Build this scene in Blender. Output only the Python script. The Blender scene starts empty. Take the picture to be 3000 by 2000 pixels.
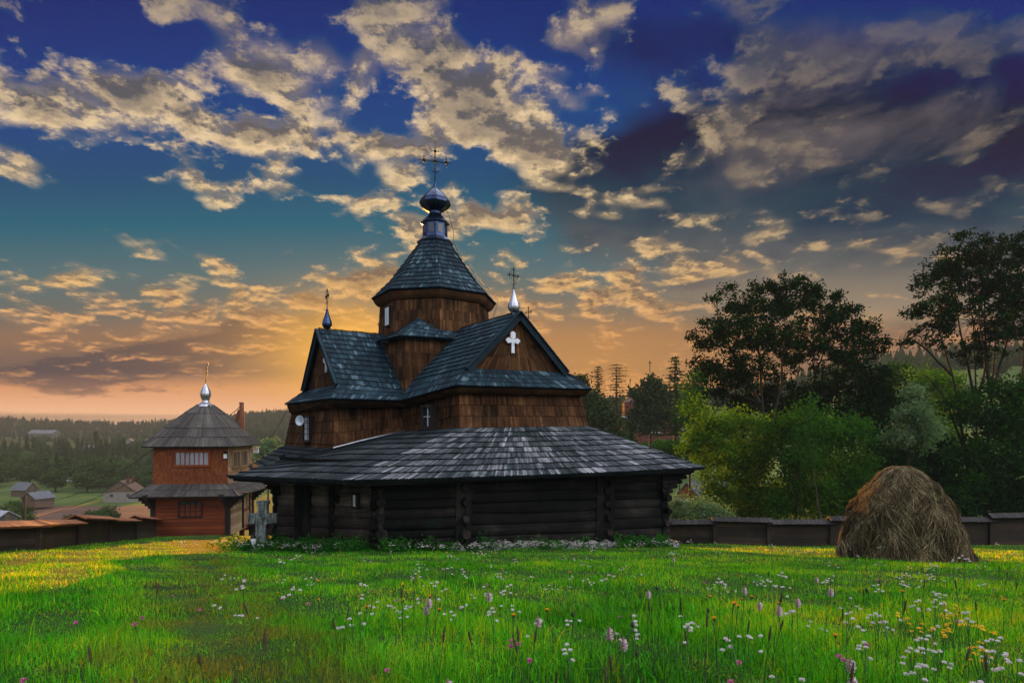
import bpy, math, random
import numpy as np
from mathutils import Vector, Matrix
R = math.radians
random.seed(7); RNG = np.random.default_rng(11)
SC = bpy.context.scene; COL = SC.collection

# ---------------------------------------------------------------- camera
cam_d = bpy.data.cameras.new("camera"); cam = bpy.data.objects.new("camera", cam_d); COL.objects.link(cam)
cam.location = (0, 0, 0); cam.rotation_euler = (R(90), 0, 0)          # level camera, raised lens (shift)
cam_d.sensor_width = 36; cam_d.lens = 1700/3000*36; cam_d.shift_y = 262/3000
cam_d.clip_start = 0.05; cam_d.clip_end = 20000
SC.camera = cam

SC.view_settings.view_transform = 'Standard'; SC.view_settings.look = 'None'
SC.view_settings.exposure = 2.0; SC.view_settings.gamma = 1.0
try: SC.view_settings.use_curve_mapping = False
except Exception: pass
SC.cycles.max_bounces = 6; SC.cycles.transparent_max_bounces = 4
SC.cycles.volume_bounces = 0; SC.cycles.diffuse_bounces = 3; SC.cycles.transmission_bounces = 3
try: SC.cycles.use_denoising = True
except Exception: pass

# ---------------------------------------------------------------- sun
SUN_AZ, SUN_EL = R(-13.5), R(5.8)
to_sun = Vector((math.sin(SUN_AZ)*math.cos(SUN_EL), math.cos(SUN_AZ)*math.cos(SUN_EL), math.sin(SUN_EL)))
sd = bpy.data.lights.new("sun", 'SUN'); sun = bpy.data.objects.new("sun", sd); COL.objects.link(sun)
sun.rotation_euler = to_sun.to_track_quat('Z', 'Y').to_euler()
sun.location = to_sun*50
sd.energy = 5.0; sd.angle = R(0.6); sd.color = (1.0, 0.40, 0.05)

# ---------------------------------------------------------------- node helper
class NT:
    def __init__(s, nt): s.nt = nt; nt.nodes.clear()
    def n(s, t, **k):
        x = s.nt.nodes.new(t)
        for a, b in k.items(): setattr(x, a, b)
        return x
    def set(s, sock, v):
        if isinstance(v, bpy.types.NodeSocket): s.nt.links.new(v, sock)
        elif v is not None: sock.default_value = v
    def m(s, op, a, b=None, c=None, clamp=False):
        x = s.n('ShaderNodeMath', operation=op, use_clamp=clamp)
        s.set(x.inputs[0], a); s.set(x.inputs[1], b); s.set(x.inputs[2], c); return x.outputs[0]
    def vm(s, op, a, b=None, out=0):
        x = s.n('ShaderNodeVectorMath', operation=op); s.set(x.inputs[0], a); s.set(x.inputs[1], b); return x.outputs[out]
    def xyz(s, a, b, c):
        x = s.n('ShaderNodeCombineXYZ'); s.set(x.inputs[0], a); s.set(x.inputs[1], b); s.set(x.inputs[2], c); return x.outputs[0]
    def sep(s, v):
        x = s.n('ShaderNodeSeparateXYZ'); s.set(x.inputs[0], v); return x.outputs
    def ss(s, v, a, b, lo=0., hi=1.):
        x = s.n('ShaderNodeMapRange', interpolation_type='SMOOTHSTEP'); s.set(x.inputs[0], v)
        s.set(x.inputs[1], a); s.set(x.inputs[2], b); s.set(x.inputs[3], lo); s.set(x.inputs[4], hi); return x.outputs[0]
    def lin(s, v, a, b, lo=0., hi=1.):
        x = s.n('ShaderNodeMapRange'); s.set(x.inputs[0], v)
        s.set(x.inputs[1], a); s.set(x.inputs[2], b); s.set(x.inputs[3], lo); s.set(x.inputs[4], hi); return x.outputs[0]
    def noise(s, v, scale, detail=4., rough=.5, dist=0., out=0):
        x = s.n('ShaderNodeTexNoise'); s.set(x.inputs['Vector'], v); x.inputs['Scale'].default_value = scale
        x.inputs['Detail'].default_value = detail; x.inputs['Roughness'].default_value = rough; x.inputs['Distortion'].default_value = dist
        return x.outputs[out]
    def mix(s, f, a, b, mode='MIX'):
        x = s.n('ShaderNodeMix', data_type='RGBA', blend_type=mode); s.set(x.inputs[0], f)
        s.set(x.inputs[6], c4(a)); s.set(x.inputs[7], c4(b)); return x.outputs[2]
    def ramp(s, f, pts):
        x = s.n('ShaderNodeValToRGB'); s.set(x.inputs[0], f); e = x.color_ramp.elements
        while len(e) < len(pts): e.new(0.5)
        for i, (p, c) in enumerate(sorted(pts, key=lambda q: q[0])): e[i].position = p; e[i].color = c4(c)
        return x.outputs[0]
    def attr(s, name, out='Fac'):
        x = s.n('ShaderNodeAttribute', attribute_name=name); return x.outputs[out]
def c4(c):
    if isinstance(c, (tuple, list)) and len(c) == 3: return (c[0], c[1], c[2], 1.)
    return c
def srgb(r, g, b):
    f = lambda v: v/12.92 if v <= .04045 else ((v+.055)/1.055)**2.4
    return (f(r/255), f(g/255), f(b/255))

# ---------------------------------------------------------------- sky (world shader, mapped on direction)
W = bpy.data.worlds.new("World"); SC.world = W; W.use_nodes = True
t = NT(W.node_tree)
tc = t.n('ShaderNodeTexCoord').outputs['Generated']
x, y, z = t.sep(tc)
yp = t.m('MAXIMUM', y, 0.06)
U = t.m('MULTIPLY_ADD', t.m('DIVIDE', x, yp), 1.7, 1.5)
V = t.m('MULTIPLY_ADD', t.m('DIVIDE', z, yp), -1.7, 1.262)
zk = t.m('ADD', t.m('MAXIMUM', z, 0.), .22)
cx = t.m('DIVIDE', x, zk); cy = t.m('DIVIDE', y, zk)
cp = t.xyz(cx, cy, 0.)
warp = t.vm('SUBTRACT', t.noise(cp, 1.6, 3., .6, out=1), (.5, .5, .5))
wx, wy, wz = t.sep(warp)
P = t.xyz(t.m('MULTIPLY_ADD', wx, .22, U), t.m('MULTIPLY_ADD', wy, .11, V), 1.)
def blob(u, v, ru, rv, ang=0., amp=1.):
    ca, sa = math.cos(R(ang)), math.sin(R(ang))
    a = t.vm('DOT_PRODUCT', P, (ca/ru, sa/ru, -(u*ca+v*sa)/ru), 1)
    b = t.vm('DOT_PRODUCT', P, (-sa/rv, ca/rv, -(-u*sa+v*ca)/rv), 1)
    q = t.m('MULTIPLY_ADD', a, a, t.m('MULTIPLY', b, b))
    return t.m('MULTIPLY', t.m('EXPONENT', t.m('MULTIPLY', q, -1.)), amp)
def blobs(lst):
    s_ = None
    for q in lst:
        r_ = blob(*q); s_ = r_ if s_ is None else t.m('ADD', s_, r_)
    return s_
#            u    v    ru   rv  ang amp      coverage of the broken clouds
cov = blobs([(.52,.03,.30,.07,10,1.), (.60,.11,.13,.05,25,.6), (.24,.23,.24,.075,8,1.), (.52,.34,.34,.09,14,1.15), (.60,.47,.26,.05,12,.9),
             (.80,.225,.17,.07,22,1.), (.09,.36,.15,.07,8,.9), (1.14,.06,.28,.10,25,.8), (1.16,.20,.22,.08,32,.8), (1.36,.28,.22,.16,35,1.1),
             (1.05,.41,.24,.05,8,.95), (.90,.10,.09,.04,-20,.6), (1.12,.37,.14,.03,3,.7), (1.30,.375,.16,.06,-4,.9), (1.70,.44,.22,.06,3,1.15),
             (1.52,.33,.14,.10,30,.6), (1.16,.62,.16,.05,-6,1.), (1.42,.60,.16,.11,-10,1.1), (1.08,.53,.14,.03,8,.55), (.82,.56,.10,.02,0,.5),
             (1.10,.80,.22,.07,-22,1.1), (.75,.80,.06,.02,0,.4), (.32,.66,.05,.03,10,.5), (.25,.955,.26,.05,-3,1.), (.62,.90,.3,.03,-4,.6),
             (.95,.96,.30,.06,0,.7), (.80,.645,.05,.015,0,.5), (.04,.49,.06,.02,0,.7), (1.85,.82,.26,.055,-8,1.), (1.86,.74,.07,.06,-40,.7), (1.68,.88,.3,.05,8,.8),
             (1.9,.16,.16,.07,20,.5), (2.25,.08,.07,.13,10,.7), (2.16,.30,.07,.18,30,.8), (1.9,.27,.2,.06,15,.7), (2.7,.12,.35,.06,-12,.6), (2.5,.16,.3,.06,5,.6), (2.55,.05,.3,.05,5,.5), (2.35,.27,.2,.05,12,.5), (2.1,.42,.08,.03,-20,.4), (2.5,.38,.05,.02,0,.4), (.72,.60,.05,.015,0,.5), (.2,.84,.2,.02,4,.5), (.45,.88,.3,.02,-4,.5), (.62,.555,.16,.015,4,.4), (1.0,.88,.2,.03,-8,.7),
             (.85,.1,.22,.07,0,-.7), (.35,.13,.25,.05,0,-.6), (.95,.30,.12,.05,30,-.5), (.3,.6,.5,.09,0,-1.), (.7,.70,.5,.06,0,-.9), (1.35,.47,.3,.035,0,-.5), (1.75,.53,.3,.022,0,-.8)])
base = t.m('MULTIPLY_ADD', cov, .20, -.115)
def dens(vec):
    return t.m('MULTIPLY_ADD', t.m('SUBTRACT', t.noise(vec, 5.6, 8., .64, .1), .5), 1.85, .5)
n1 = dens(cp)
off = t.vm('ADD', cp, (-.01, .030, 0.))            # towards the sun
n2 = dens(off)
nb = t.noise(cp, 1.9, 4., .55, .3)
d1 = t.m('ADD', t.m('MULTIPLY_ADD', t.m('SUBTRACT', nb, .5), .35, n1), base)
d2 = t.m('ADD', t.m('MULTIPLY_ADD', t.m('SUBTRACT', nb, .5), .35, n2), base)
alpha = t.ss(d1, .43, .68)
fine = t.noise(cp, 19., 3., .6)
dS = t.m('ADD', t.m('MULTIPLY_ADD', t.m('SUBTRACT', t.noise(cp, 5.6, 2.2, .5, .3), .5), 1.6, t.m('MULTIPLY_ADD', t.m('SUBTRACT', nb, .5), .35, .5)), base)
alpha = t.m('MAXIMUM', alpha, t.ss(dS, .40, .72, 0., .72))
lit = t.m('ADD', t.m('MULTIPLY', t.ss(t.m('SUBTRACT', d1, d2), -.10, .12), .82), t.ss(d1, .66, .50, 0., .28))
lit = t.m('MULTIPLY', lit, t.ss(fine, .30, .66, .62, 1.12))
thick = t.ss(d1, .60, .86)
# clear sky colour down the elevation
clear_l = t.ramp(V, [(0., srgb(0,46,108)), (.20, srgb(0,58,122)), (.38, srgb(0,70,124)), (.52, srgb(0,78,114)), (.66, srgb(44,98,116)),
                   (.80, srgb(88,110,112)), (.92, srgb(112,108,98)), (1.0, srgb(150,112,84))])
lowf = t.lin(V, 1.0, 1.26)
low_c = t.ramp(lowf, [(0., srgb(140,108,84)), (.35, srgb(112,92,82)), (.52, srgb(216,152,104)), (1., srgb(255,205,160))])
clear = t.mix(t.ss(V, .93, 1.03), clear_l, low_c)
# smooth dark cloud bank over the right half and a grey bar low on the left
wn = t.noise(cp, 1.1, 5., .6, .6)
bank_c = t.ramp(t.m('MULTIPLY_ADD', t.m('SUBTRACT', wn, .5), .25, V), [(0., srgb(0,38,92)), (.20, srgb(0,32,72)), (.33, srgb(0,22,46)), (.48, srgb(12,42,64)), (.62, srgb(58,74,84)),
                   (.78, srgb(104,102,98)), (.92, srgb(150,132,108)), (1.0, srgb(196,150,98))])
bankm = t.m('ADD', blobs([(2.75,.40,.75,.36,0,1.25), (2.2,.60,.62,.15,0,1.), (1.95,.5,.35,.13,0,.5), (1.85,.10,.40,.12,0,.40), (2.5,.8,.7,.16,0,.85)]), t.m('MULTIPLY', t.m('SUBTRACT', wn, .5), 1.3))
bankm = t.ss(bankm, .30, .72)
soft = t.noise(cp, 2.3, 6., .58, .5)
bank_c = t.mix(t.m('MULTIPLY', t.ss(soft, .46, .70), t.ss(V, .62, .30, .12, .62)), bank_c, srgb(128,114,112))
bank_c = t.mix(t.m('MULTIPLY', t.ss(soft, .50, .32), .35), bank_c, srgb(0,24,62))
c0 = t.mix(bankm, clear, bank_c)
barm = t.m('ADD', blobs([(.55,1.03,.40,.055,-6,1.), (.25,1.10,.35,.05,-2,.85), (.85,.965,.25,.05,-8,.9)]), t.m('MULTIPLY', t.m('SUBTRACT', n1, .5), .9))
c0 = t.mix(t.m('MULTIPLY', t.ss(barm, .35, .75), .85), c0, t.ramp(t.lin(V, .9, 1.2), [(0., srgb(86,74,70)), (.6, srgb(92,78,76)), (1., srgb(140,108,90))]))
# broken clouds
hi_c = t.ramp(V, [(0., srgb(178,158,132)), (.35, srgb(238,208,162)), (.6, srgb(238,206,154)), (.82, srgb(240,192,124)), (.97, srgb(232,170,108)), (1., srgb(224,160,100))])
lo_c = t.ramp(V, [(0., srgb(70,76,92)), (.35, srgb(100,94,92)), (.6, srgb(122,106,92)), (.85, srgb(116,96,80)), (1., srgb(120,96,82))])
dim = t.m('SUBTRACT', 1., t.m('MULTIPLY', t.ss(U, 1.75, 2.3), t.ss(V, .75, .5, 0., .75)))
lf = t.m('MULTIPLY', t.m('MULTIPLY', lit, t.m('SUBTRACT', 1., t.m('MULTIPLY', thick, .62))), dim)
cc = t.mix(lf, lo_c, t.mix(1., hi_c, (1.18, 1.16, 1.12), 'MULTIPLY'))
cam_ = t.m('MULTIPLY', alpha, t.ss(V, 1.2, 1.02, 0., 1.))
c1 = t.mix(t.m('MULTIPLY', cam_, t.ss(U, 1.7, 2.6, .96, .5)), c0, cc)
# glow about the sun, warm band along the horizon
def glow(u, v, ru, rv):
    a = t.m('DIVIDE', t.m('SUBTRACT', U, u), ru); b = t.m('DIVIDE', t.m('SUBTRACT', V, v), rv)
    return t.m('EXPONENT', t.m('MULTIPLY', t.m('MULTIPLY_ADD', a, a, t.m('MULTIPLY', b, b)), -1.))
g1 = glow(1.03, 1.04, .20, .13); g2 = glow(1.05, 1.03, .42, .15); g3 = glow(1.75, 1.10, .55, .16)
c1 = t.mix(t.m('MULTIPLY', g2, .42), c1, srgb(232,166,84))
c1 = t.mix(t.m('MULTIPLY', g3, .55), c1, srgb(226,160,78))
c1 = t.mix(t.m('MULTIPLY', g1, .85), c1, srgb(255,188,72))
# the air the scene's haze box adds is taken into account, so that the sky keeps its own colour behind it
HAZE_D = .0013
path = t.m('MINIMUM', 1950., t.m('DIVIDE', 51., t.m('MAXIMUM', z, .001)))
Tr = t.m('EXPONENT', t.m('MULTIPLY', path, -HAZE_D)); inv = t.m('SUBTRACT', 1., Tr)
fogc = t.mix(1., (.13, .10, .06), t.xyz(inv, inv, inv), 'MULTIPLY')
c1 = t.vm('MAXIMUM', t.vm('SUBTRACT', c1, fogc), (0., 0., 0.))
iv = t.m('DIVIDE', 1., Tr); c1 = t.vm('MULTIPLY', c1, t.xyz(iv, iv, iv))
# physical sky under it, seen mostly in the light it sheds
ns = t.n('ShaderNodeTexSky', sky_type='NISHITA', sun_disc=False)
ns.sun_elevation = SUN_EL; ns.sun_rotation = SUN_AZ
nis = t.mix(1., ns.outputs[0], (.03, .03, .03), 'MULTIPLY')
c1 = t.mix(.05, c1, nis, 'ADD')
# the rest of the hemisphere (overhead and behind the photographer): brightened as added fill light for shaded grass and walls
rear = t.ramp(t.lin(z, -.1, 1.), [(0., (.70,.68,.66)), (.35, (.95,.95,1.0)), (1., (1.15,1.2,1.35))])
rear = t.mix(1., rear, t.mix(t.ss(x, -.8, .7), (.36,.38,.46), (1.62,1.58,1.5)), 'MULTIPLY')  # fill made stronger from the right, weaker from the left, to set roof planes apart
rear = t.mix(1., rear, t.mix(t.noise(cp, 1.4, 4., .6), (.6,.6,.6), (1.4,1.4,1.4)), 'MULTIPLY')
front = t.m('MULTIPLY', t.ss(y, .12, .42), t.ss(z, .80, .64))
REAR = .41
bg = t.n('ShaderNodeBackground'); t.set(bg.inputs[0], c1); bg.inputs[1].default_value = .25
bg2 = t.n('ShaderNodeBackground'); t.set(bg2.inputs[0], rear); bg2.inputs[1].default_value = REAR
mx = t.n('ShaderNodeMixShader'); t.set(mx.inputs[0], front); t.set(mx.inputs[1], bg2.outputs[0]); t.set(mx.inputs[2], bg.outputs[0])
out = t.n('ShaderNodeOutputWorld'); t.set(out.inputs[0], mx.outputs[0])
W.cycles.sampling_method = 'MANUAL'; W.cycles.sample_map_resolution = 512
# ---------------------------------------------------------------- materials
MATS = {}
def material(name):
    m = bpy.data.materials.new(name); m.use_nodes = True; MATS[name] = m
    return m, NT(m.node_tree)
def finish(t, col, rough=.8, spec=.3, metal=0., bump=None, bstr=.3, bdist=.02, trans=0., trcol=None):
    p = t.n('ShaderNodeBsdfPrincipled'); t.set(p.inputs['Base Color'], c4(col)); t.set(p.inputs['Roughness'], rough)
    p.inputs['Specular IOR Level'].default_value = spec; t.set(p.inputs['Metallic'], metal)
    if bump is not None:
        b = t.n('ShaderNodeBump'); b.inputs['Strength'].default_value = bstr; b.inputs['Distance'].default_value = bdist
        t.set(b.inputs['Height'], bump); t.nt.links.new(b.outputs[0], p.inputs['Normal'])
    sh = p.outputs[0]
    if trans:
        tr = t.n('ShaderNodeBsdfTranslucent'); t.set(tr.inputs[0], c4(trcol if trcol is not None else col))
        mx = t.n('ShaderNodeMixShader'); mx.inputs[0].default_value = trans
        t.nt.links.new(sh, mx.inputs[1]); t.nt.links.new(tr.outputs[0], mx.inputs[2]); sh = mx.outputs[0]
    o = t.n('ShaderNodeOutputMaterial'); t.nt.links.new(sh, o.inputs[0])
def simple(name, col, rough=.7, spec=.3, metal=0., var=.25, vs=3., **k):
    m, t = material(name)
    tc = t.n('ShaderNodeTexCoord').outputs['Object']
    n = t.noise(tc, vs, 6., .65)
    a = tuple(v*(1-var) for v in col); b = tuple(min(1, v*(1+var)) for v in col)
    finish(t, t.mix(t.ss(n, .3, .7), a, b), rough, spec, metal, bump=n, bstr=.25, **k)
    return m
def wood(name, stops, grain=(55, 2.2, 1), rough=.75, spec=.25, moss=None, patch=.5, bstr=.5, rw=.5, bias=.25):
    """boards: tone per board (face attribute rnd), grain along the board (uv), weather patches"""
    m, t = material(name)
    uv = t.n('ShaderNodeUVMap', uv_map='uv').outputs[0]
    rnd = t.attr('rnd')
    v = t.vm('MULTIPLY', uv, grain)
    g = t.noise(t.vm('ADD', v, t.xyz(t.m('MULTIPLY', rnd, 37.), 0., 0.)), 1., 5., .65, .4)
    pt = t.noise(t.n('ShaderNodeTexCoord').outputs['Object'], .9, 4., .6, .3)
    f = t.m('ADD', t.m('MULTIPLY_ADD', t.m('SUBTRACT', rnd, .5), rw, bias), t.m('MULTIPLY', t.m('SUBTRACT', g, .5), .9))
    f = t.m('ADD', f, t.m('MULTIPLY_ADD', t.m('SUBTRACT', pt, .5), patch*1.6, .25), clamp=True)
    col = t.ramp(f, stops)
    if moss:
        col = t.mix(t.ss(t.noise(t.n('ShaderNodeTexCoord').outputs['Object'], 1.7, 5., .7), .50, .72, 0., .75), col, moss)
    finish(t, col, rough, spec, bump=g, bstr=bstr, bdist=.01)
    return m
def foliage_mat(name, dark, light, yellow=None, trans=.45, rough=.55, vs=.35):
    m, t = material(name)
    rnd = t.attr('rnd')
    n = t.noise(t.n('ShaderNodeTexCoord').outputs['Object'], vs, 3., .6)
    f = t.m('ADD', t.m('MULTIPLY', rnd, .6), t.m('MULTIPLY_ADD', t.m('SUBTRACT', n, .5), 1.4, .2), clamp=True)
    st = [(0., dark), (.75, light)]
    if yellow: st.append((1., yellow))
    col = t.ramp(f, st)
    finish(t, col, .9, .0, trans=trans, trcol=t.mix(1., col, (1.3, 1.5, .8), 'MULTIPLY'))
    return m

# ---------------------------------------------------------------- mesh builder
class MB:
    def __init__(s): s.v = []; s.f = []; s.uv = []; s.r = []; s.sm = []
    def face(s, pts, uvs=None, rnd=None, smooth=False):
        i = len(s.v); s.v.extend([tuple(p) for p in pts]); s.f.append(tuple(range(i, i+len(pts))))
        s.uv.extend(uvs if uvs else [(p[0]+p[1]*.7, p[2]) for p in pts]); s.r.append(random.random() if rnd is None else rnd); s.sm.append(smooth)
    def grid(s, rows, uvrows=None, rnd=None, smooth=True, close=False):
        """connected strip surface from equal rows of points"""
        i0 = len(s.v); n = len(rows[0])
        for r in rows: s.v.extend([tuple(p) for p in r])
        rr = random.random() if rnd is None else rnd
        for a in range(len(rows)-1):
            for b in range(n if close else n-1):
                c = (b+1) % n
                q = (i0+a*n+b, i0+a*n+c, i0+(a+1)*n+c, i0+(a+1)*n+b)
                s.f.append(q); s.r.append(rr); s.sm.append(smooth)
                if uvrows: s.uv.extend([uvrows[a][b], uvrows[a][c] if c else uvrows[a][-1], uvrows[a+1][c] if c else uvrows[a+1][-1], uvrows[a+1][b]])
                else: s.uv.extend([(b, a), (b+1, a), (b+1, a+1), (b, a+1)])
    def box(s, o, ax, ay, az, rnd=None, uvs=None):
        """box from corner o with edge vectors; uv runs along the longest edge"""
        o, ax, ay, az = map(Vector, (o, ax, ay, az)); rr = random.random() if rnd is None else rnd
        L = [ax.length, ay.length, az.length]; k = L.index(max(L))
        c = [o+ax*i+ay*j+az*l for l in (0, 1) for j in (0, 1) for i in (0, 1)]
        pr = [(i*L[0], j*L[1], l*L[2]) for l in (0, 1) for j in (0, 1) for i in (0, 1)]
        ou = random.random()*9
        for q in ((0,2,3,1), (4,5,7,6), (0,1,5,4), (2,6,7,3), (0,4,6,2), (1,3,7,5)):
            uu = []
            for idx in q:
                p = pr[idx]; al = p[k]; ac = sum(p)-al
                uu.append((ac+ou, al))
            s.face([c[a] for a in q], uu, rr)
    def tube(s, pts, rads, n=8, rnd=None, caps=True, twist=0., smooth=True):
        pts = [Vector(p) for p in pts]
        if not isinstance(rads, (list, tuple)): rads = [rads]*len(pts)
        rows = []; uvr = []; acc = 0; up = None
        for i, p in enumerate(pts):
            d = (pts[min(i+1, len(pts)-1)]-pts[max(i-1, 0)]); 
            if d.length < 1e-9: d = Vector((0, 0, 1))
            d.normalize()
            if up is None:
                up = d.orthogonal().normalized()
            up = (up-d*up.dot(d)); up = up.normalized() if up.length > 1e-6 else d.orthogonal().normalized()
            sd_ = d.cross(up)
            if i: acc += (p-pts[i-1]).length
            rows.append([p+(up*math.cos(a)+sd_*math.sin(a))*rads[i] for a in [2*math.pi*j/n+twist for j in range(n)]])
            uvr.append([(j/n*rads[0]*6, acc) for j in range(n+1)])
        s.grid(rows, uvr, rnd, smooth, close=True)
        if caps:
            s.face(list(reversed(rows[0])), rnd=rnd); s.face(rows[-1], rnd=rnd)
    def lathe(s, c, prof, n=16, rnd=None, ang=0., smooth=True):
        c = Vector(c)
        rows = [[c+Vector((math.cos(2*math.pi*j/n+ang)*r_, math.sin(2*math.pi*j/n+ang)*r_, h)) for j in range(n)] for r_, h in prof]
        s.grid(rows, None, rnd, smooth, close=True)
    def ball(s, c, r, n=10, m_=6, sz=1., rnd=None):
        s.lathe(c, [(r*math.sin(math.pi*i/m_) + 1e-4, -r*sz*math.cos(math.pi*i/m_)) for i in range(m_+1)], n, rnd)
    def shingles(s, A, B, C, D, rows, wid, thick=.03, jag=.02, lift=.012, pt=.03, base=True, bthick=.05, prob=1., flip=False, tint=None):
        """rows of narrow boards over the bilinear patch A-B (top) / D-C (bottom)"""
        A, B, C, D = map(Vector, (A, B, C, D))
        n_ = (B-A+C-D).cross(D-A+C-B); n_.normalize()
        if flip: n_ = -n_
        Pf = lambda u, v: (A*(1-u)+B*u)*(1-v)+(D*(1-u)+C*u)*v
        if base:
            o = n_*-.01
            nu = 6
            top = [[Pf(i/nu, j/4)+o for i in range(nu+1)] for j in range(5)]
            s.grid(top, None, .15, False)
            bot = [[Pf(i/nu, j/4)+n_*(-.01-bthick) for i in range(nu+1)] for j in range(5)]
            s.grid([r_[::-1] for r_ in bot], None, .1, False)
            for i in range(nu):
                s.face([Pf(i/nu, 1)+o, Pf((i+1)/nu, 1)+o, Pf((i+1)/nu, 1)+n_*(-.01-bthick), Pf(i/nu, 1)+n_*(-.01-bthick)], rnd=.1)
            for u_ in (0, 1):
                for j in range(4):
                    s.face([Pf(u_, j/4)+o, Pf(u_, (j+1)/4)+o, Pf(u_, (j+1)/4)+n_*(-.01-bthick), Pf(u_, j/4)+n_*(-.01-bthick)], rnd=.1)
        for r_ in range(rows):
            v0, v1 = r_/rows, (r_+1)/rows
            L0 = (Pf(1, v0)-Pf(0, v0)).length; L1 = (Pf(1, v1)-Pf(0, v1)).length
            h = (Pf(.5, v1)-Pf(.5, v0)).length
            n = max(1, int(round(max(L0, L1)/wid)))
            # uneven board widths
            ws = [random.uniform(.65, 1.35) for _ in range(n)]; tot = sum(ws); u = 0; run = random.random()
            for k in range(n):
                u0, u1 = u/tot, (u+ws[k])/tot; u += ws[k]; g = .04*(u1-u0)
                if random.random() < .3: run = random.random()
                rr = run*.38+random.random()*.62
                if tint is not None: rr = min(1, max(0, rr*tint[1]+tint[0]))
                a, b = u0+g, u1-g; j = random.uniform(-jag, jag)/max(h, .01)/rows
                e1_ = v1+j+.012/rows; lt = lift+random.uniform(0, .008)
                T = thick+random.uniform(0, .012)
                p0 = Pf(a, v0)+n_*lt; p1 = Pf(b, v0)+n_*lt
                q1 = Pf(b, e1_)+n_*(T); q0 = Pf(a, e1_)+n_*(T); qm = Pf((a+b)/2, e1_+pt/max(h, .01)/rows)+n_*T
                uo = random.random()*20; w_ = (u1-u0)*L1
                s.face([p0, q0, qm, q1, p1], [(uo, 0), (uo, h), (uo+w_/2, h), (uo+w_, h), (uo+w_, 0)], rr)
                b0 = q0-n_*T*.95; b1 = q1-n_*T*.95; bm = qm-n_*T*.95
                s.face([q0, b0, bm, qm], [(uo, 0), (uo, .02), (uo+.05, .02), (uo+.05, 0)], 0.)  # darkest tone on the butt ends paints in the shadow line of each row
                s.face([qm, bm, b1, q1], [(uo, 0), (uo, .02), (uo+.05, .02), (uo+.05, 0)], 0.)
                s.face([p0, Pf(a, v0), b0, q0], [(uo, 0), (uo+.02, 0), (uo+.02, h), (uo, h)], rr*.4)
                s.face([p1, q1, b1, Pf(b, v0)], [(uo, 0), (uo, h), (uo+.02, h), (uo+.02, 0)], rr*.4)
    def build(s, name, mat, parent=None, loc=None):
        me = bpy.data.meshes.new(name)
        o = bpy.data.objects.new(name, me); COL.objects.link(o)
        L = Vector(loc) if loc is not None else (Vector(world_loc(parent)) if parent else Vector((0, 0, 0)))
        nv = len(s.v); va = np.array(s.v, dtype=np.float32).reshape(-1, 3)-np.array(L, dtype=np.float32)
        lens = np.array([len(f) for f in s.f], dtype=np.int32)
        li = np.fromiter((i for f in s.f for i in f), dtype=np.int32, count=int(lens.sum()))
        me.vertices.add(nv); me.vertices.foreach_set('co', va.ravel())
        me.loops.add(len(li)); me.loops.foreach_set('vertex_index', li)
        me.polygons.add(len(lens)); me.polygons.foreach_set('loop_start', np.concatenate([[0], np.cumsum(lens)[:-1]]).astype(np.int32))
        me.update(calc_edges=True)
        me.polygons.foreach_set('use_smooth', np.array(s.sm, dtype=bool))
        uvl = me.uv_layers.new(name='uv'); uvl.data.foreach_set('uv', np.array(s.uv, dtype=np.float32).ravel())
        a = me.attributes.new('rnd', 'FLOAT', 'FACE'); a.data.foreach_set('value', np.array(s.r, dtype=np.float32))
        if mat: me.materials.append(mat if not isinstance(mat, str) else MATS[mat])
        o.location = L-Vector(world_loc(parent)) if parent else L
        if parent: o.parent = parent
        return o
def world_loc(o):
    v = Vector((0, 0, 0))
    while o: v = v+o.location; o = o.parent
    return v
def empty(name, loc, label, cat, group=None):
    o = bpy.data.objects.new(name, None); COL.objects.link(o); o.location = loc; o.empty_display_size = .3
    return tag(o, label, cat, group)
def tag(o, label=None, cat=None, group=None, kind=None):
    if label: o['label'] = label
    if cat: o['category'] = cat
    if group: o['group'] = group
    if kind: o['kind'] = kind
    return o
def copy_tree(o, parent=None):
    c = o.copy(); COL.objects.link(c); c.parent = parent
    for ch in KIDS.get(o.name, []): copy_tree(ch, c)
    return c
KIDS = {}
def index_kids(o):
    KIDS[o.name] = list(o.children)
    for c in o.children: index_kids(c)

# ---------------------------------------------------------------- survey: a photograph pixel at a known depth or plane
def at(u, v, yd): return Vector(((u-1500)/1700*yd, yd, (1262-v)/1700*yd))

# ---------------------------------------------------------------- terrain height
AZ = [-180, -60, -41, -33, -21, -7, 10, 19, 33, 41, 60, 180]
RR = [50, 70, 100, 150, 200, 300, 450, 700, 1000, 1500, 1950]
TZ = np.array([[0,-8,-8.5,-9,-9,-9,-8.5,-8,-7.5,-7,-6,0], [2,-13,-14,-13,-12.5,-11,-9.5,-8.5,-8,-7,-5,2], [4,-19,-20,-19,-19,-16,-11,-10.5,-9,-8,-5,4],
    [5,-21,-21,-21,-20.5,-17,-3,-6,-4,-2,0,5], [6,-21,-21.5,-21.5,-21,-16,0,-2,4,6,6,6], [10,-21,-21,-21,-21,-14,5,8,24,25,14,10],
    [15,-19,-19,-19,-18,-10,14,20,35,36,26,15], [20,-12,-15,-15,-8,0,28,32,37,38,30,20], [22,-2,-5,-8,24,30,32,34,36,37,30,22],
    [24,16,19,14,32,34,33,34,35,36,30,24], [24,20,22,18,28,30,30,30,30,30,26,24]], dtype=float)
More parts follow.
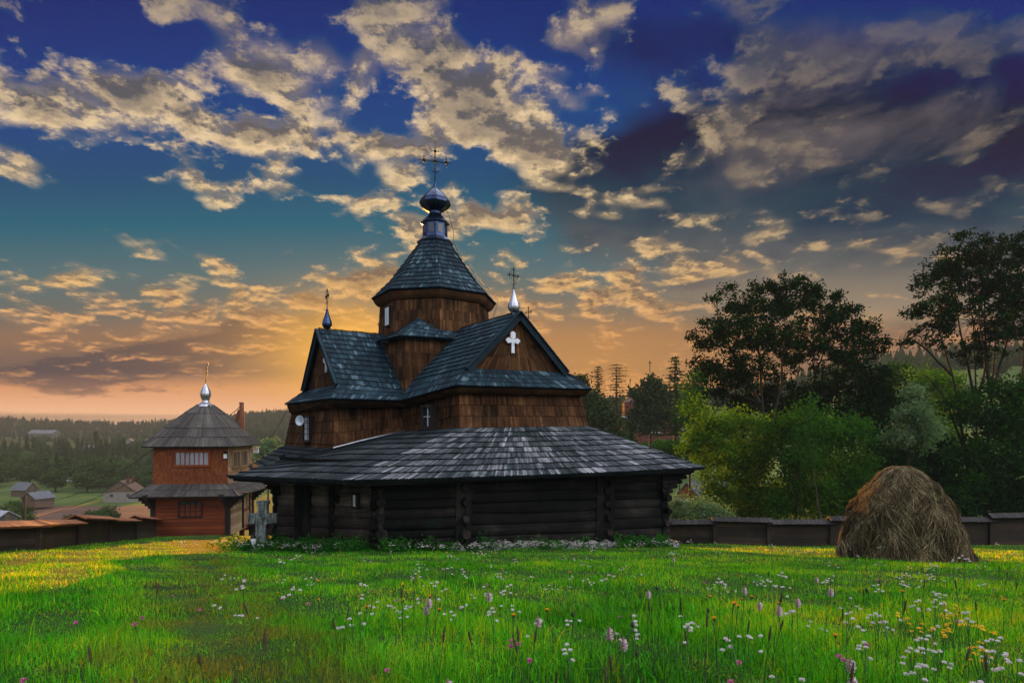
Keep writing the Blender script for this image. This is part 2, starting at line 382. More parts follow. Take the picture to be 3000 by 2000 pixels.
def gnd_np(X, Y):
    X = np.asarray(X, float); Y = np.asarray(Y, float)
    r = np.hypot(X, Y); a = np.degrees(np.arctan2(X, Y))
    lr = np.log(np.clip(r, 50, 1950)); LR = np.log(np.array(RR, float))
    i = np.clip(np.searchsorted(LR, lr)-1, 0, len(RR)-2); f = (lr-LR[i])/(LR[i+1]-LR[i]); f = np.clip(f, 0, 1)
    A_ = np.array(AZ, float); j = np.clip(np.searchsorted(A_, a)-1, 0, len(AZ)-2); g = np.clip((a-A_[j])/(A_[j+1]-A_[j]), 0, 1)
    g = g*g*(3-2*g)
    far = (TZ[i, j]*(1-g)+TZ[i, j+1]*g)*(1-f)+(TZ[i+1, j]*(1-g)+TZ[i+1, j+1]*g)*f
    far = far+np.sin(X*.011+Y*.007)*np.clip((r-300)/400, 0, 1)*3+np.sin(X*.031-Y*.023)*np.clip((r-200)/400, 0, 1)*1.5
    yy = np.where(Y > 3, Y, 3); near = -.8-.16*yy+np.where(Y < 3, (3-np.clip(Y, -8, 3))*.03, 0)
    # measured corrections: (x, y, dz, radius)
    for cx_, cy_, dz, rd in ((12, 24, -.1, 8),):
        near = near+dz*np.exp(-((X-cx_)**2+(Y-cy_)**2)/rd**2)
    near = near+.025*np.sin(X*1.3+Y*.4)+.02*np.sin(Y*1.9-X*.7)
    w = np.clip((r-44)/14, 0, 1); w = w*w*(3-2*w)
    w = np.where(Y < 0, np.clip((r-20)/40, 0, 1), w)
    return near*(1-w)+far*w
def gnd(x_, y_): return float(gnd_np(x_, y_))
# ---------------------------------------------------------------- ground
def np_mesh(name, co, faces, mat, smooth=True, rnd=None, loc=(0, 0, 0)):
    me = bpy.data.meshes.new(name); o = bpy.data.objects.new(name, me); COL.objects.link(o)
    k = faces.shape[1]
    me.vertices.add(len(co)); me.vertices.foreach_set('co', (co-np.array(loc)).astype(np.float32).ravel())
    me.loops.add(faces.size); me.loops.foreach_set('vertex_index', faces.astype(np.int32).ravel())
    me.polygons.add(len(faces)); me.polygons.foreach_set('loop_start', (np.arange(len(faces))*k).astype(np.int32))
    me.update(calc_edges=True)
    me.polygons.foreach_set('use_smooth', np.full(len(faces), smooth))
    if rnd is not None:
        a = me.attributes.new('rnd', 'FLOAT', 'FACE'); a.data.foreach_set('value', rnd.astype(np.float32))
    me.materials.append(MATS[mat] if isinstance(mat, str) else mat); o.location = loc
    return o
m, t = material('ground')
pos = t.n('ShaderNodeNewGeometry').outputs['Position']; px, py, pz = t.sep(pos)
rr_ = t.vm('LENGTH', t.xyz(px, py, 0.), out=1)
nA = t.noise(pos, .9, 6., .6); nB = t.noise(pos, .035, 5., .6, .5); nC = t.noise(pos, .008, 4., .6, .8)
yard = t.mix(t.ss(nA, .3, .7), (.012, .030, .006), (.035, .06, .012))
mead = t.mix(t.ss(nB, .35, .65), (.035, .075, .018), (.11, .145, .035))
mead = t.mix(t.ss(nC, .50, .60), mead, (.028, .05, .018))
wf = t.ss(rr_, 34., 60.)
finish(t, t.mix(wf, yard, mead), .95, .1, bump=nA, bstr=.4, bdist=.05)
na, nr = 360, 150
az = np.radians(np.concatenate([np.linspace(-180, -55, 60, endpoint=False), np.linspace(-55, 55, 240, endpoint=False), np.linspace(55, 180, 60)]))
rad = np.concatenate([[0.01], np.linspace(.6, 60, 70), np.geomspace(62, 1950, 79)])
RA, AA = np.meshgrid(rad, az, indexing='ij')
X_, Y_ = RA*np.sin(AA), RA*np.cos(AA); Z_ = gnd_np(X_, Y_)

co = np.stack([X_, Y_, Z_], -1).reshape(-1, 3)
ii, jj = np.meshgrid(np.arange(nr-1), np.arange(na-1), indexing='ij')
q = (ii*na+jj).ravel(); faces = np.stack([q, q+1, q+na+1, q+na], 1)
g_ = np_mesh('ground', co, faces, 'ground'); tag(g_, 'sloping churchyard ground running down to the valley and hills', None, None, 'structure')

# ploughed field on the valley floor, laid just above the ground
m, t = material('soil')
pos = t.n('ShaderNodeNewGeometry').outputs['Position']
n = t.noise(t.vm('MULTIPLY', pos, (.12, .5, 1.)), 1., 6., .65)
finish(t, t.mix(t.ss(n, .35, .65), (.10, .058, .045), (.15, .088, .066)), .95, .1)
rows = []
for k in range(13):
    v_ = 1473+(1536-1473)*k/12; r_ = []
    for i in range(41):
        u_ = -260+(700)*i/40+8*math.sin(k*1.3)*(i == 40)
        yd = 20.6*1700/(v_-1262)
        X0 = (u_-1500)/1700*yd; r_.append((X0, yd, gnd(X0, yd)+.12))
    rows.append(r_)
mb = MB(); mb.grid(rows, None, .5, True)
tag(mb.build('field', 'soil'), 'brown ploughed field on the valley floor beyond the left fence', None, None, 'structure')
# ---------------------------------------------------------------- church
wood('roof_dark', [(0., (.007, .010, .012)), (.35, (.020, .027, .031)), (.65, (.062, .072, .082)), (1., (.26, .26, .285))], grain=(50, 2., 1), moss=(.010, .028, .026), rough=.8, spec=.12, rw=.9, patch=.6, bias=.22)
wood('roof_blue', [(0., (.004, .009, .016)), (.4, (.007, .018, .029)), (.75, (.019, .046, .066)), (1., (.11, .17, .21))], grain=(50, 2., 1), moss=(.004, .034, .034), rough=.8, spec=.15, rw=1.0, patch=.5, bias=.22)
wood('wall_shingle', [(0., (.016, .008, .005)), (.4, (.056, .026, .012)), (.75, (.115, .056, .025)), (1., (.22, .12, .055))], grain=(70, 1.5, 1), moss=(.030, .024, .012), rough=.85, spec=.05, rw=.7, patch=1.0, bias=.2)
wood('log_dark', [(0., (.003, .003, .003)), (.4, (.010, .009, .0085)), (.78, (.042, .037, .033)), (1., (.19, .17, .15))], grain=(26, .8, 1), moss=(.008, .015, .012), rough=.85, spec=.08, patch=.85, bstr=1.2, bias=.17)
wood('log_grey', [(0., (.012, .010, .009)), (.4, (.04, .032, .026)), (.75, (.12, .10, .08)), (1., (.34, .29, .24))], grain=(26, .8, 1), rough=.85, spec=.08, patch=.7, bstr=1., rw=.8, bias=.34)
wood('trim_dark', [(0., (.006, .005, .005)), (1., (.035, .026, .02))], grain=(40, 1, 1))
simple('tin_dark', (.035, .055, .12), .26, .5, .95, .3, 3.)
simple('tin', (.42, .44, .50), .30, .5, .9, .2, 4.)
simple('tin_bright', (.50, .54, .64), .42, .6, .35, .12, 5.)
simple('iron', (.012, .010, .010), .5, .4, .6, .3, 8.)
simple('pane', (.62, .66, .72), .12, .8, .0, .08, 2.)  # pale base colour stands in for bright sky in the window glass
simple('glass_dark', (.02, .03, .04), .06, .9, .0, .1, 2.)
simple('white_paint', (.62, .64, .68), .5, .4, 0., .15, 6.)
simple('horn', (.55, .62, .74), .45, .4, 0., .12, 5.)

CC = Vector((-3.444, 26.0)); E1 = Vector((.8279, .5609)); VV = Vector((.5609, -.8279))
def ch(s, t_, z): q = CC+E1*s+VV*t_; return Vector((q.x, q.y, z))
def on(u, v, kind, val):
    d = Vector(((u-1500)/1700, 1.)); ax = VV if kind == 't' else E1
    k = (CC.dot(ax)+val)/d.dot(ax); P_ = d*k; q = P_-CC
    return (q.dot(E1), q.dot(VV), (1262-v)/1700*P_.y)
def onp(u, v, kind, val): return ch(*on(u, v, kind, val))

CHB = ch(0, 0, -4.4)
church = empty('wooden_church', CHB, 'dark wooden church with shingled roofs, gabled arms and an onion-topped octagonal tower', 'church')

RW = {}   # roof data kept for reuse
# --- the four arms. local frame: a = outward, l = sideways
def armpt(k, a, l, z):
    return {'near': lambda: ch(l, a, z), 'left': lambda: ch(-a, l, z), 'right': lambda: ch(a, -l, z), 'far': lambda: ch(-l, -a, z)}[k]()
ARM = {
 'near': dict(g=6.47, R=4.21, Rl=0., BL=(-2.19, 2.09), BR=(2.2, 2.2), ea=7.05, EL=(-2.75, 1.47), ER=(3.03, 1.58), wt=6.45, TL=(-2.36, 1.27), TR=(3.0, 1.36), wb=6.85, QL=(-2.58, -.25), QR=(3.1, -.2)),
 'left': dict(g=4.98, R=4.08, Rl=-.2, BL=(-2.42, 1.73), BR=(2.35, 1.71), ea=5.67, EL=(-3.34, 1.19), ER=(3.41, 1.12), wt=5.2, TL=(-4.1, .78), TR=(2.15, .83), wb=5.42, QL=(-4.6, -.95), QR=(2.85, -.9)),
 'right': dict(g=5.4, R=4.50, Rl=0., BL=(-2.2, 1.9), BR=(2.2, 1.9), ea=6.0, EL=(-2.9, 1.2), ER=(2.9, 1.2), wt=5.0, TL=(-2.4, 1.0), TR=(2.4, 1.0), wb=5.3, QL=(-2.6, -.6), QR=(2.6, -.6)),
 'far': dict(g=6.9, R=4.45, Rl=0., BL=(-2.2, 2.), BR=(2.2, 2.), ea=7.4, EL=(-2.9, 1.3), ER=(2.9, 1.3), wt=6.2, TL=(-2.4, 1.1), TR=(2.4, 1.1), wb=6.5, QL=(-2.6, -.6), QR=(2.6, -.6)),
}
VAL = 2.9; VZ = 1.15
def plank_face(mb, pts, **k): mb.face(pts, **k)
for k, d in ARM.items():
    P_ = lambda a, l, z: armpt(k, a, l, z)
    near_ = k in ('near', 'left')
    w_ = .11 if near_ else .3; rws = 13 if near_ else 8
    roof = MB()
    flip = False
    ridge_o = P_(d['g']+.12, d['Rl'], d['R']); ridge_i = P_(1.9, d['Rl'], d['R']+.02)
    ins = 2.35
    for side, (bl, bz), (el, ez) in ((-1, d['BL'], d['EL']), (1, d['BR'], d['ER'])):
        vs = VAL*side
        # inner points at the valley with the neighbouring arm
        fr = (abs(bl)-0)/(abs(el))
        Bi = P_(max(2.2, VAL*abs(bl)/abs(el)-.2), bl, bz-.12 if near_ else bz); Ei = P_(VAL, vs*1.0, VZ)
        Bo = P_(d['g']+.12, bl, bz); Eo = P_(d['ea'], el, ez)
        pts = [ridge_o, ridge_i, Bi, Bo]; pts2 = [Bo, Bi, Ei, Eo]
        if side == 1:
            pts = [ridge_i, ridge_o, Bo, Bi]; pts2 = [Bi, Bo, Eo, Ei]
        n_ = (pts[1]-pts[0]).cross(pts[3]-pts[0]); fl = n_.z < 0
        roof.shingles(*pts, rows=rws-2, wid=w_*.75, flip=fl, jag=.015, pt=.02, thick=.045)
        roof.shingles(*pts2, rows=3, wid=w_, flip=fl, jag=.015, pt=.03)
    # little apron roof below the gable
    a_ = [P_(d['g'], d['BL'][0], d['BL'][1]), P_(d['g'], d['BR'][0], d['BR'][1]), P_(d['ea'], d['ER'][0], d['ER'][1]), P_(d['ea'], d['EL'][0], d['EL'][1])]
    n_ = (a_[1]-a_[0]).cross(a_[3]-a_[0]); 
    roof.shingles(*a_, rows=4, wid=w_, flip=n_.z < 0, jag=.015, pt=.03)
    RO = roof.build('roof', 'roof_blue', church)
    # ridge boards with their sawtooth crest
    cr = MB(); dv = (ridge_i-ridge_o); L = dv.length; nn = int(L/.09)
    for i in range(nn):
        p = ridge_o+dv*(i/nn); u_ = dv.normalized()
        cr.box(p-Vector((0, 0, .02)), u_*.075, Vector((0, 0, .075+random.uniform(0, .02))), u_.cross(Vector((0, 0, 1)))*.03)
    cr.build('ridge_crest', 'trim_dark', RO)
    # gable triangle, shingled, with verge boards
    gb = MB(); top = P_(d['g']-.05, d['Rl'], d['R']-.05); bl_ = P_(d['g']-.05, d['BL'][0], d['BL'][1]-.05); br_ = P_(d['g']-.05, d['BR'][0], d['BR'][1]-.05)
    out_ = (P_(1, 0, 0)-P_(0, 0, 0)).normalized()
    n_ = (br_-bl_).cross(top-bl_); fl = n_.dot(out_) < 0
    for i in range(4):
        f0, f1 = i/4, (i+1)/4
        Lp = lambda f: top.lerp(bl_, f); Rp = lambda f: top.lerp(br_, f)
        A_ = Lp(f0+1e-3); B_ = Rp(f0+1e-3); C_ = Rp(f1); D_ = Lp(f1)
        nq = (B_-A_+C_-D_).cross(D_-A_+C_-B_)
        gb.shingles(A_, B_, C_, D_, rows=1, wid=.10 if near_ else .3, flip=nq.dot(out_) < 0, thick=.02, bthick=.04, jag=.01, pt=.03, tint=(0., .95))
    GB = gb.build('gable', 'wall_shingle', church)
    vb = MB()
    for (q0, q1) in ((ridge_o, P_(d['g']+.12, *d['BL'])), (ridge_o, P_(d['g']+.12, *d['BR']))):
        dd = (q1-q0); nz = dd.cross(out_).normalized()
        if nz.z > 0: nz = -nz
        vb.box(q0+out_*.02, dd, nz*.22, out_*.06, rnd=.35)
        vb.box(q0+out_*.02-nz*.03, dd, nz*.03, out_*.12, rnd=.55)
    vb.build('verge_boards', 'roof_blue', GB)
    # flared shingled walls: end wall and two side walls, three bands each
    wl = MB()
    T0 = P_(d['wt'], *d['TL']); T1 = P_(d['wt'], *d['TR']); Q0 = P_(d['wb'], *d['QL']); Q1 = P_(d['wb'], *d['QR'])
    it0 = P_(2.3, -2.35, .95); it1 = P_(2.3, 2.35, .95); ib0 = P_(2.3, -2.6, -.55); ib1 = P_(2.3, 2.6, -.55)
    for quad in ((T0, T1, Q1, Q0), (T1, it1, ib1, Q1), (it0, T0, Q0, ib0)):
        A_, B_, C_, D_ = quad; ctr = P_(3.5, 0, 0)
        nq = (B_-A_+C_-D_).cross(D_-A_+C_-B_); mid = (A_+B_+C_+D_)/4
        wl.shingles(*quad, rows=4, wid=.075 if near_ else .3, flip=nq.dot(mid-ctr) < 0, thick=.038, bthick=.05, jag=.010, pt=.035)
    # coved soffit boards up to the eave
    so = MB()
    e0 = P_(d['ea']-.06, d['EL'][0]*.98, d['EL'][1]-.06); e1_ = P_(d['ea']-.06, d['ER'][0]*.98, d['ER'][1]-.06)
    v0 = P_(VAL, -VAL, VZ-.08); v1 = P_(VAL, VAL, VZ-.08)
    for (a0, a1, b0, b1) in ((T0, T1, e0, e1_), (T1, it1, e1_, v1), (it0, T0, v0, e0)):
        r_ = []
        for q in range(5):
            f = q/4; r_.append([(a0.lerp(a1, i/8)).lerp(b0.lerp(b1, i/8), f)+Vector((0, 0, .10*math.sin(math.pi*f)*(1)))*-1 for i in range(9)])
        so.grid(r_, [[(i, q*.2) for i in range(9)] for q in range(5)], .5, True)
    so.build('soffit', 'wall_shingle', church)
    wl.build('wall', 'wall_shingle', church)

# --- crossing box and its corner roofs
bx = MB(); br = MB()
for sx in (-1, 1):
    for sy in (-1, 1):
        c_ = lambda s, t_, z: ch(s*sx, t_*sy, z)
        ctr = ch(0, 0, 2)
        for quad in ((c_(-.0, 2.55, 3.62), c_(2.55, 2.55, 3.62), c_(2.6, 2.6, .9), c_(-.0, 2.6, .9)), (c_(2.55, 2.55, 3.62), c_(2.55, 0, 3.62), c_(2.6, 0, .9), c_(2.6, 2.6, .9))):
            A_, B_, C_, D_ = quad; nq = (B_-A_+C_-D_).cross(D_-A_+C_-B_); mid = (A_+B_+C_+D_)/4
            fr = sx < 0 and sy > 0
            bx.shingles(*quad, rows=5, wid=.085 if fr else .3, flip=nq.dot(mid-ctr) < 0, thick=.02, bthick=.05, jag=.008, pt=.02)
        ap = c_(1.5, 1.5, 4.72); cn = c_(2.86, 2.86, 3.62)
        for quad in ((c_(.05, 2.0, 4.25), ap, cn, c_(.05, 2.86, 3.72)), (ap, c_(2.0, .3, 4.15), c_(2.86, .3, 3.72), cn)):
            A_, B_, C_, D_ = quad; nq = (B_-A_+C_-D_).cross(D_-A_+C_-B_)
            br.shingles(*quad, rows=5, wid=.10 if fr else .3, flip=nq.z < 0, jag=.01, pt=.02)
bx.build('crossing_wall', 'wall_shingle', church); br.build('corner_roofs', 'roof_blue', church)

# --- octagonal drum, cone roof, lantern, onion
def octp(rho, z, k):   # vertex k
    a = R(22.5+45*k); return ch(rho*math.sin(a), rho*math.cos(a), z)
dr = MB(); cn = MB(); dro = MB()
for k in range(8):
    front = k in (0, 7, 6, 5, 1)
    for (z0, r0, z1, r1, rows_) in ((5.42, 2.40, 3.7, 2.50, 4),):
        A_, B_ = octp(r0, z0, k), octp(r0, z0, k+1); C_, D_ = octp(r1, z1, k+1), octp(r1, z1, k)
        nq = (B_-A_+C_-D_).cross(D_-A_+C_-B_); mid = (A_+B_+C_+D_)/4-ch(0, 0, 4.5)
        dr.shingles(A_, B_, C_, D_, rows=rows_, wid=.085 if front else .25, flip=nq.dot(mid) < 0, thick=.02, bthick=.05, jag=.008, pt=.02)
    prof = [(.66, 8.40), (1.02, 7.92), (1.95, 6.62), (2.76, 5.78)]
    for (r0, z0), (r1, z1), rows_ in zip(prof[:-1], prof[1:], (2, 6, 4)):
        A_, B_ = octp(r0, z0, k), octp(r0, z0, k+1); C_, D_ = octp(r1, z1, k+1), octp(r1, z1, k)
        nq = (B_-A_+C_-D_).cross(D_-A_+C_-B_)
        cn.shingles(A_, B_, C_, D_, rows=rows_, wid=.085, thick=.045, flip=nq.z < 0, jag=.012, pt=.02)
    # soffit
    r_ = []
    for q in range(4):
        f = q/3; r_.append([octp(2.40+.32*f, 5.42+.30*f-.08*math.sin(math.pi*f), k).lerp(octp(2.40+.32*f, 5.42+.30*f-.08*math.sin(math.pi*f), k+1), i/3) for i in range(4)])
    dro.grid(r_, [[(i, q*.2) for i in range(4)] for q in range(4)], .6, False)
DR = dr.build('drum_wall', 'wall_shingle', church); dro.build('drum_soffit', 'wall_shingle', DR)
CN = cn.build('tower_roof', 'roof_blue', church)
angC = math.atan2(VV.y, VV.x)+R(22.5)
c0 = ch(0, 0, 0)
ln = MB()
ln.lathe(c0, [(.60, 8.30), (.80, 8.34), (.82, 8.42), (.58, 8.62), (.555, 8.68)], 8, .4, angC, False)
ln.lathe(c0, [(.555, 8.68), (.545, 9.22)], 8, .4, angC, False)
ln.lathe(c0, [(.545, 9.22), (.64, 9.25), (.65, 9.30), (.40, 9.56), (.28, 9.70), (.27, 9.80)], 8, .4, angC, False)
LN = ln.build('lantern', 'tin_dark', church)
lw = MB()
for k in range(8):
    a = angC+R(22.5+45*k); d_ = Vector((math.cos(a), math.sin(a), 0)); s_ = Vector((-d_.y, d_.x, 0)); c_ = c0+d_*.508
    lw.box(c_-s_*.11+Vector((0, 0, 8.76)), s_*.22, d_*.012, Vector((0, 0, .38)), rnd=.3)
lw.build('lantern_window', 'glass_dark', LN)
on_ = MB(); prof = [(.24, 9.78), (.40, 9.86), (.60, 9.99), (.69, 10.14), (.69, 10.22), (.60, 10.38), (.42, 10.58), (.24, 10.75), (.12, 10.86), (.075, 10.95), (.05, 11.08), (.045, 11.14)]
on_.lathe(c0, prof, 8, .4, angC, False)
ON = on_.build('onion_dome', 'tin_dark', church)
sm = MB()
for k in range(8):
    a = angC+R(45*k); sm.tube([c0+Vector((math.cos(a)*(r_+.004), math.sin(a)*(r_+.004), h)) for r_, h in prof[:-2]], .010, 5)
a_ = [c0+Vector((math.cos(angC+R(45*k))*.665, math.sin(angC+R(45*k))*.665, 10.30)) for k in range(9)]
sm.tube(a_, .010, 5)
sm.build('seams', 'iron', ON)

# --- wrought iron crosses
def iron_cross(name, base, h, ang, parent, big=False):
    mb = MB(); b = Vector(base); ux = Vector((math.cos(ang), math.sin(ang), 0)); uz = Vector((0, 0, 1))
    P2 = lambda a, c: b+ux*a+uz*c
    def curve(pts, r): mb.tube([P2(*p) for p in pts], r, 5)
    def trefoil(a, c, da, dc, s):
        pa, pc = -dc, da
        mb.ball(P2(a, c), s*.9, 8, 5, 1.2)
        for (ea, ec) in ((da, dc), (pa, pc), (-pa, -pc)):
            q = (a+ea*s*2.2, c+ec*s*2.2); curve([(a, c), q], s*.22)
            mb.ball(P2(*q), s*.33, 6, 4)
            curve([(q[0]-ec*s*.5, q[1]+ea*s*.5), (q[0]+ec*s*.5, q[1]-ea*s*.5)], s*.16)
    if big:
        H = h; aw = H*.31; ay = H*.60; r = .016
        for o in (-.028, .028):
            curve([(o, 0), (o, H*.86)], r); curve([(-aw, ay+o), (aw, ay+o)], r)
        mb.ball(P2(0, ay), .075, 10, 6)
        for k in range(8):
            if k % 2:
                a = R(45*k); pts = [(math.cos(a)*q+math.sin(a)*.02*math.sin(q*30), ay+math.sin(a)*q-math.cos(a)*.02*math.sin(q*30)) for q in (.08, .13, .18, .23, .28, .32)]
                curve(pts, .010)
        curve([(-.17, ay-.40), (-.10, ay-.46), (0, ay-.48), (.10, ay-.46), (.17, ay-.40)], .018)
        trefoil(-aw, ay, -1, 0, .085); trefoil(aw, ay, 1, 0, .085); trefoil(0, H*.88, 0, 1, .075)
        curve([(0, H*.9), (.01, H*1.06), (.0, H*1.22)], .007)
    else:
        H = h; aw = H*.27; ay = H*.60; r = .010
        for o in (-.016, .016):
            curve([(o, H*.12), (o, H*.88)], r); curve([(-aw*.8, ay+o), (aw*.8, ay+o)], r)
        curve([(.045*math.cos(q), H*.07+.045*math.sin(q)) for q in [R(30*i) for i in range(13)]], .010)
        mb.ball(P2(0, ay), .04, 8, 5)
        for (ca, cc_, da, dc) in ((-aw*.8, ay, -1, 0), (aw*.8, ay, 1, 0), (0, H*.86, 0, 1)): trefoil(ca, cc_, da, dc, .040)
        for sx in (-1, 1):
            for sy in (-1, 1):
                curve([(sx*(.03+.09*math.sin(q)), ay+sy*(.03+.09*(1-math.cos(q)))) for q in (.3, .9, 1.5, 2.1)], .007)
            curve([(sx*(.02+.08*math.sin(q)), H*.30+.05*math.cos(q)) for q in (0, .8, 1.6, 2.4, 3.0)], .007)
    return mb.build(name, 'iron', parent)
iron_cross('iron_cross', ch(0, 0, 11.10), 1.62, math.atan2(E1.y, E1.x)-R(20), ON, True)
def finial(k, a, z, s=1., lean=0.):
    b = armpt(k, a, ARM[k]['Rl'], z)
    f_ = MB()
    f_.lathe(b, [(.05, -.10), (.055, .0), (.07, .03), (.15*s, .07), (.205*s, .15), (.215*s, .22), (.19*s, .34), (.12*s, .52), (.07, .68), (.05, .78), (.055, .80), (.03, .84)], 10, .4, 0., False)
    F_ = f_.build('finial', 'tin' if k == 'near' else 'tin_dark', church)
    ang = math.atan2(E1.y, E1.x)
    if k in ('left',): ang = math.atan2(VV.y, VV.x)
    if k in ('right', 'far'): ang = math.atan2(VV.y, VV.x)+R(10)
    iron_cross('iron_cross', b+Vector((0, 0, .84)), .86, ang, F_)
finial('near', 6.25, 4.22); finial('left', 4.75, 4.10, .95); finial('right', 5.15, 4.55, .9); finial('far', 6.6, 4.45, .9)

# --- tin crosses nailed on the gables
def gable_cross(k, h):
    d = ARM[k]; out_ = (armpt(k, 1, 0, 0)-armpt(k, 0, 0, 0)).normalized(); sd_ = (armpt(k, 0, 1, 0)-armpt(k, 0, 0, 0)).normalized()
    if k == 'near': c_ = onp(1501, 1002, 't', d['g']+.03)
    else: c_ = onp(957, 1058, 's', -(d['g']+.03))
    pts = []
    def arc(cx_, cy_, r, a0, a1, n=7): return [(cx_+r*math.cos(R(a0+(a1-a0)*i/n)), cy_+r*math.sin(R(a0+(a1-a0)*i/n))) for i in range(n+1)]
    s = h/1.0; w = .075
    body = [(-w, -.50), (w, -.50), (w*.9, -.02), (.14, -.045)] + arc(.22, -.015, .055, -120, -10, 4) + arc(.28, .075, .06, -60, 60, 5) + arc(.20, .14, .055, 20, 140, 4) + [(w, .12)] + arc(.09, .24, .04, -80, 60, 4) + arc(0, .36, .125, -25, 205, 9) + arc(-.09, .24, .04, 120, 260, 4) + [(-w, .12)] + arc(-.20, .14, .055, 40, 160, 4) + arc(-.28, .075, .06, 120, 240, 5) + arc(-.22, -.015, .055, 190, 300, 4) + [(-.14, -.045), (-w*.9, -.02)]
    mb = MB(); F = [c_+sd_*(a*s*1.15)+Vector((0, 0, b*s)) for a, b in body]
    me_f = [p+out_*.05 for p in F]
    # fan from centre so the outline stays clean
    ctr = c_+Vector((0, 0, .05*s))+out_*.05
    for i in range(len(F)):
        j = (i+1) % len(F)
        mb.face([ctr, me_f[i], me_f[j]], rnd=.5); mb.face([F[i], F[j], me_f[j], me_f[i]], rnd=.5)
    mb.build('tin_cross', 'tin_bright', church)
gable_cross('near', .77); gable_cross('left', .86)

# --- windows of the upper walls
def window(kind, val, u0, v0, u1, v1, pane, nx=2, ny=3, out_=.10, fw=.055, white=False, frame='trim_dark'):
    a, b, c, d = onp(u0, v0, kind, val), onp(u1, v0, kind, val), onp(u1, v1, kind, val), onp(u0, v1, kind, val)
    n = (VV if kind == 't' else -E1).to_3d()
    X = (b-a); X.z = 0; w = X.length; X.normalize(); Z = Vector((0, 0, 1)); h = ((a.z-d.z)+(b.z-c.z))/2; o = Vector((a.x, a.y, (d.z+c.z)/2))
    fr = MB()
    fr.box(o-n*.1, X*w, n*(out_+.1), Z*-fw); fr.box(o-n*.1+Z*h, X*w, n*(out_+.1), Z*fw)
    fr.box(o-n*.1-X*fw-Z*fw, X*fw, n*(out_+.1), Z*(h+2*fw)); fr.box(o-n*.1+X*w-Z*fw, X*fw, n*(out_+.1), Z*(h+2*fw))
    fr.box(o-Z*(fw+.04)-X*(fw+.03)-n*.05, X*(w+2*fw+.06), n*(out_+.12), Z*.04)
    F = fr.build('window', frame, church)
    pn = MB(); pn.box(o+n*(out_-.10), X*w, n*.01, Z*h, rnd=.5); pn.build('pane', pane, F)
    br = MB(); q = n*(out_-.088)
    for i in range(1, nx): br.box(o+q+X*(w*i/nx-.012), X*.024, n*.02, Z*h)
    for j in range(1, ny): br.box(o+q+Z*(h*j/ny-.012), X*w, n*.018, Z*.024)
    br.build('glazing_bars', 'white_paint' if white else 'trim_dark', F)
    return F, o, X, Z, n, w, h
F1, o1, X1, Z1, n1_, w1, h1 = window('s', -5.35, 896, 1222, 914, 1288, 'pane', 2, 4, .14)
window('s', -2.62, 1247, 1192, 1272, 1248, 'glass_dark', 2, 2, .16, .08, True)
# window in the drum's left face
a_ = octp(2.44, 4.9, 5); b_ = octp(2.44, 4.9, 6)
mid = a_.lerp(b_, .62); dn = (a_.lerp(b_, .5)-ch(0, 0, 4.9)).normalized(); sx_ = (b_-a_).normalized()
wn_ = MB(); wn_.box(mid-sx_*.26+dn*.02-Vector((0, 0, .50)), sx_*.52, dn*.09, Vector((0, 0, .86)))
Wd = wn_.build('window', 'trim_dark', church)
pn = MB(); pn.box(mid-sx_*.20+dn*.115-Vector((0, 0, .44)), sx_*.40, dn*.01, Vector((0, 0, .74)), rnd=.5); pn.build('pane', 'pane', Wd)

# --- loudspeaker horn over the left window (a thing of its own)
hc = onp(906, 1232, 's', -5.35)-E1.to_3d()*.30
hn = -E1.to_3d(); hn = (hn*.75+Vector((.25, -.5, 0))).normalized(); hx = hn.cross(Vector((0, 0, 1))).normalized(); hz = Vector((0, 0, 1))
spk = empty('loudspeaker', hc, 'pale grey round horn loudspeaker mounted above the tall window of the left arm', 'loudspeaker')
def disc_lathe(prof, mat, name, par):
    mb = MB(); rows = [[hc+hx*math.cos(R(20*j))*r_+hz*math.sin(R(20*j))*r_+hn*d_ for j in range(18)] for r_, d_ in prof]
    mb.grid(rows, None, .5, True, close=True); return mb.build(name, mat, par)
disc_lathe([(.02, -.02), (.06, 0), (.07, .04), (.11, .06), (.17, .10), (.20, .13), (.21, .12), (.18, .06), (.12, -.02), (.09, -.12), (.05, -.16), (.01, -.17)], 'horn', 'horn', spk)
disc_lathe([(.001, .09), (.04, .085), (.055, .05), (.05, -.0)], 'tin', 'driver_cone', spk)
mb = MB(); mb.tube([hc-hn*.12, hc-hn*.30-hz*.02], .02, 6); mb.build('bracket', 'iron', spk)

# --- skirt roof of the gallery
T0_ = 8.5
Cc = onp(1003, 1409, 't', T0_); Rc = at(2065, 1370, 20.2)
dF = (Rc-Cc); dF.z = 0; dF.normalize(); nF = Vector((dF.y, -dF.x, 0))
Lc = at(668, 1395, 19.9)
P1 = onp(1345, 1254, 't', 6.9); P2 = onp(1723, 1249, 't', 6.9)
IC = ch(-2.62, 2.62, -.02); PL = onp(976, 1314, 's', -5.45); PF = onp(832, 1305, 's', -5.45)
def sag(a, b, f, s=.05): return a.lerp(b, f)-Vector((0, 0, s*4*f*(1-f)))
sk = MB()
_sh = sk.shingles
def sk_sh(A, B, C, D, **k):
    nq = (B-A+C-D).cross(D-A+C-B); _sh(A, B, C, D, flip=nq.z < 0, **k)
sk.shingles = sk_sh
kw = dict(wid=.082, thick=.052, jag=.02, pt=.045, bthick=.07)
# front slope, split in three so the eave line can sag a little
cuts = [0, .22, .5, .78, 1.]
for f0, f1 in zip(cuts[:-1], cuts[1:]):
    sk.shingles(P1.lerp(P2, f0), P1.lerp(P2, f1), sag(Cc, Rc, f1), sag(Cc, Rc, f0), rows=9, tint=(.10, 1.), **kw)  # tint lightens these boards as if more light fell on the front
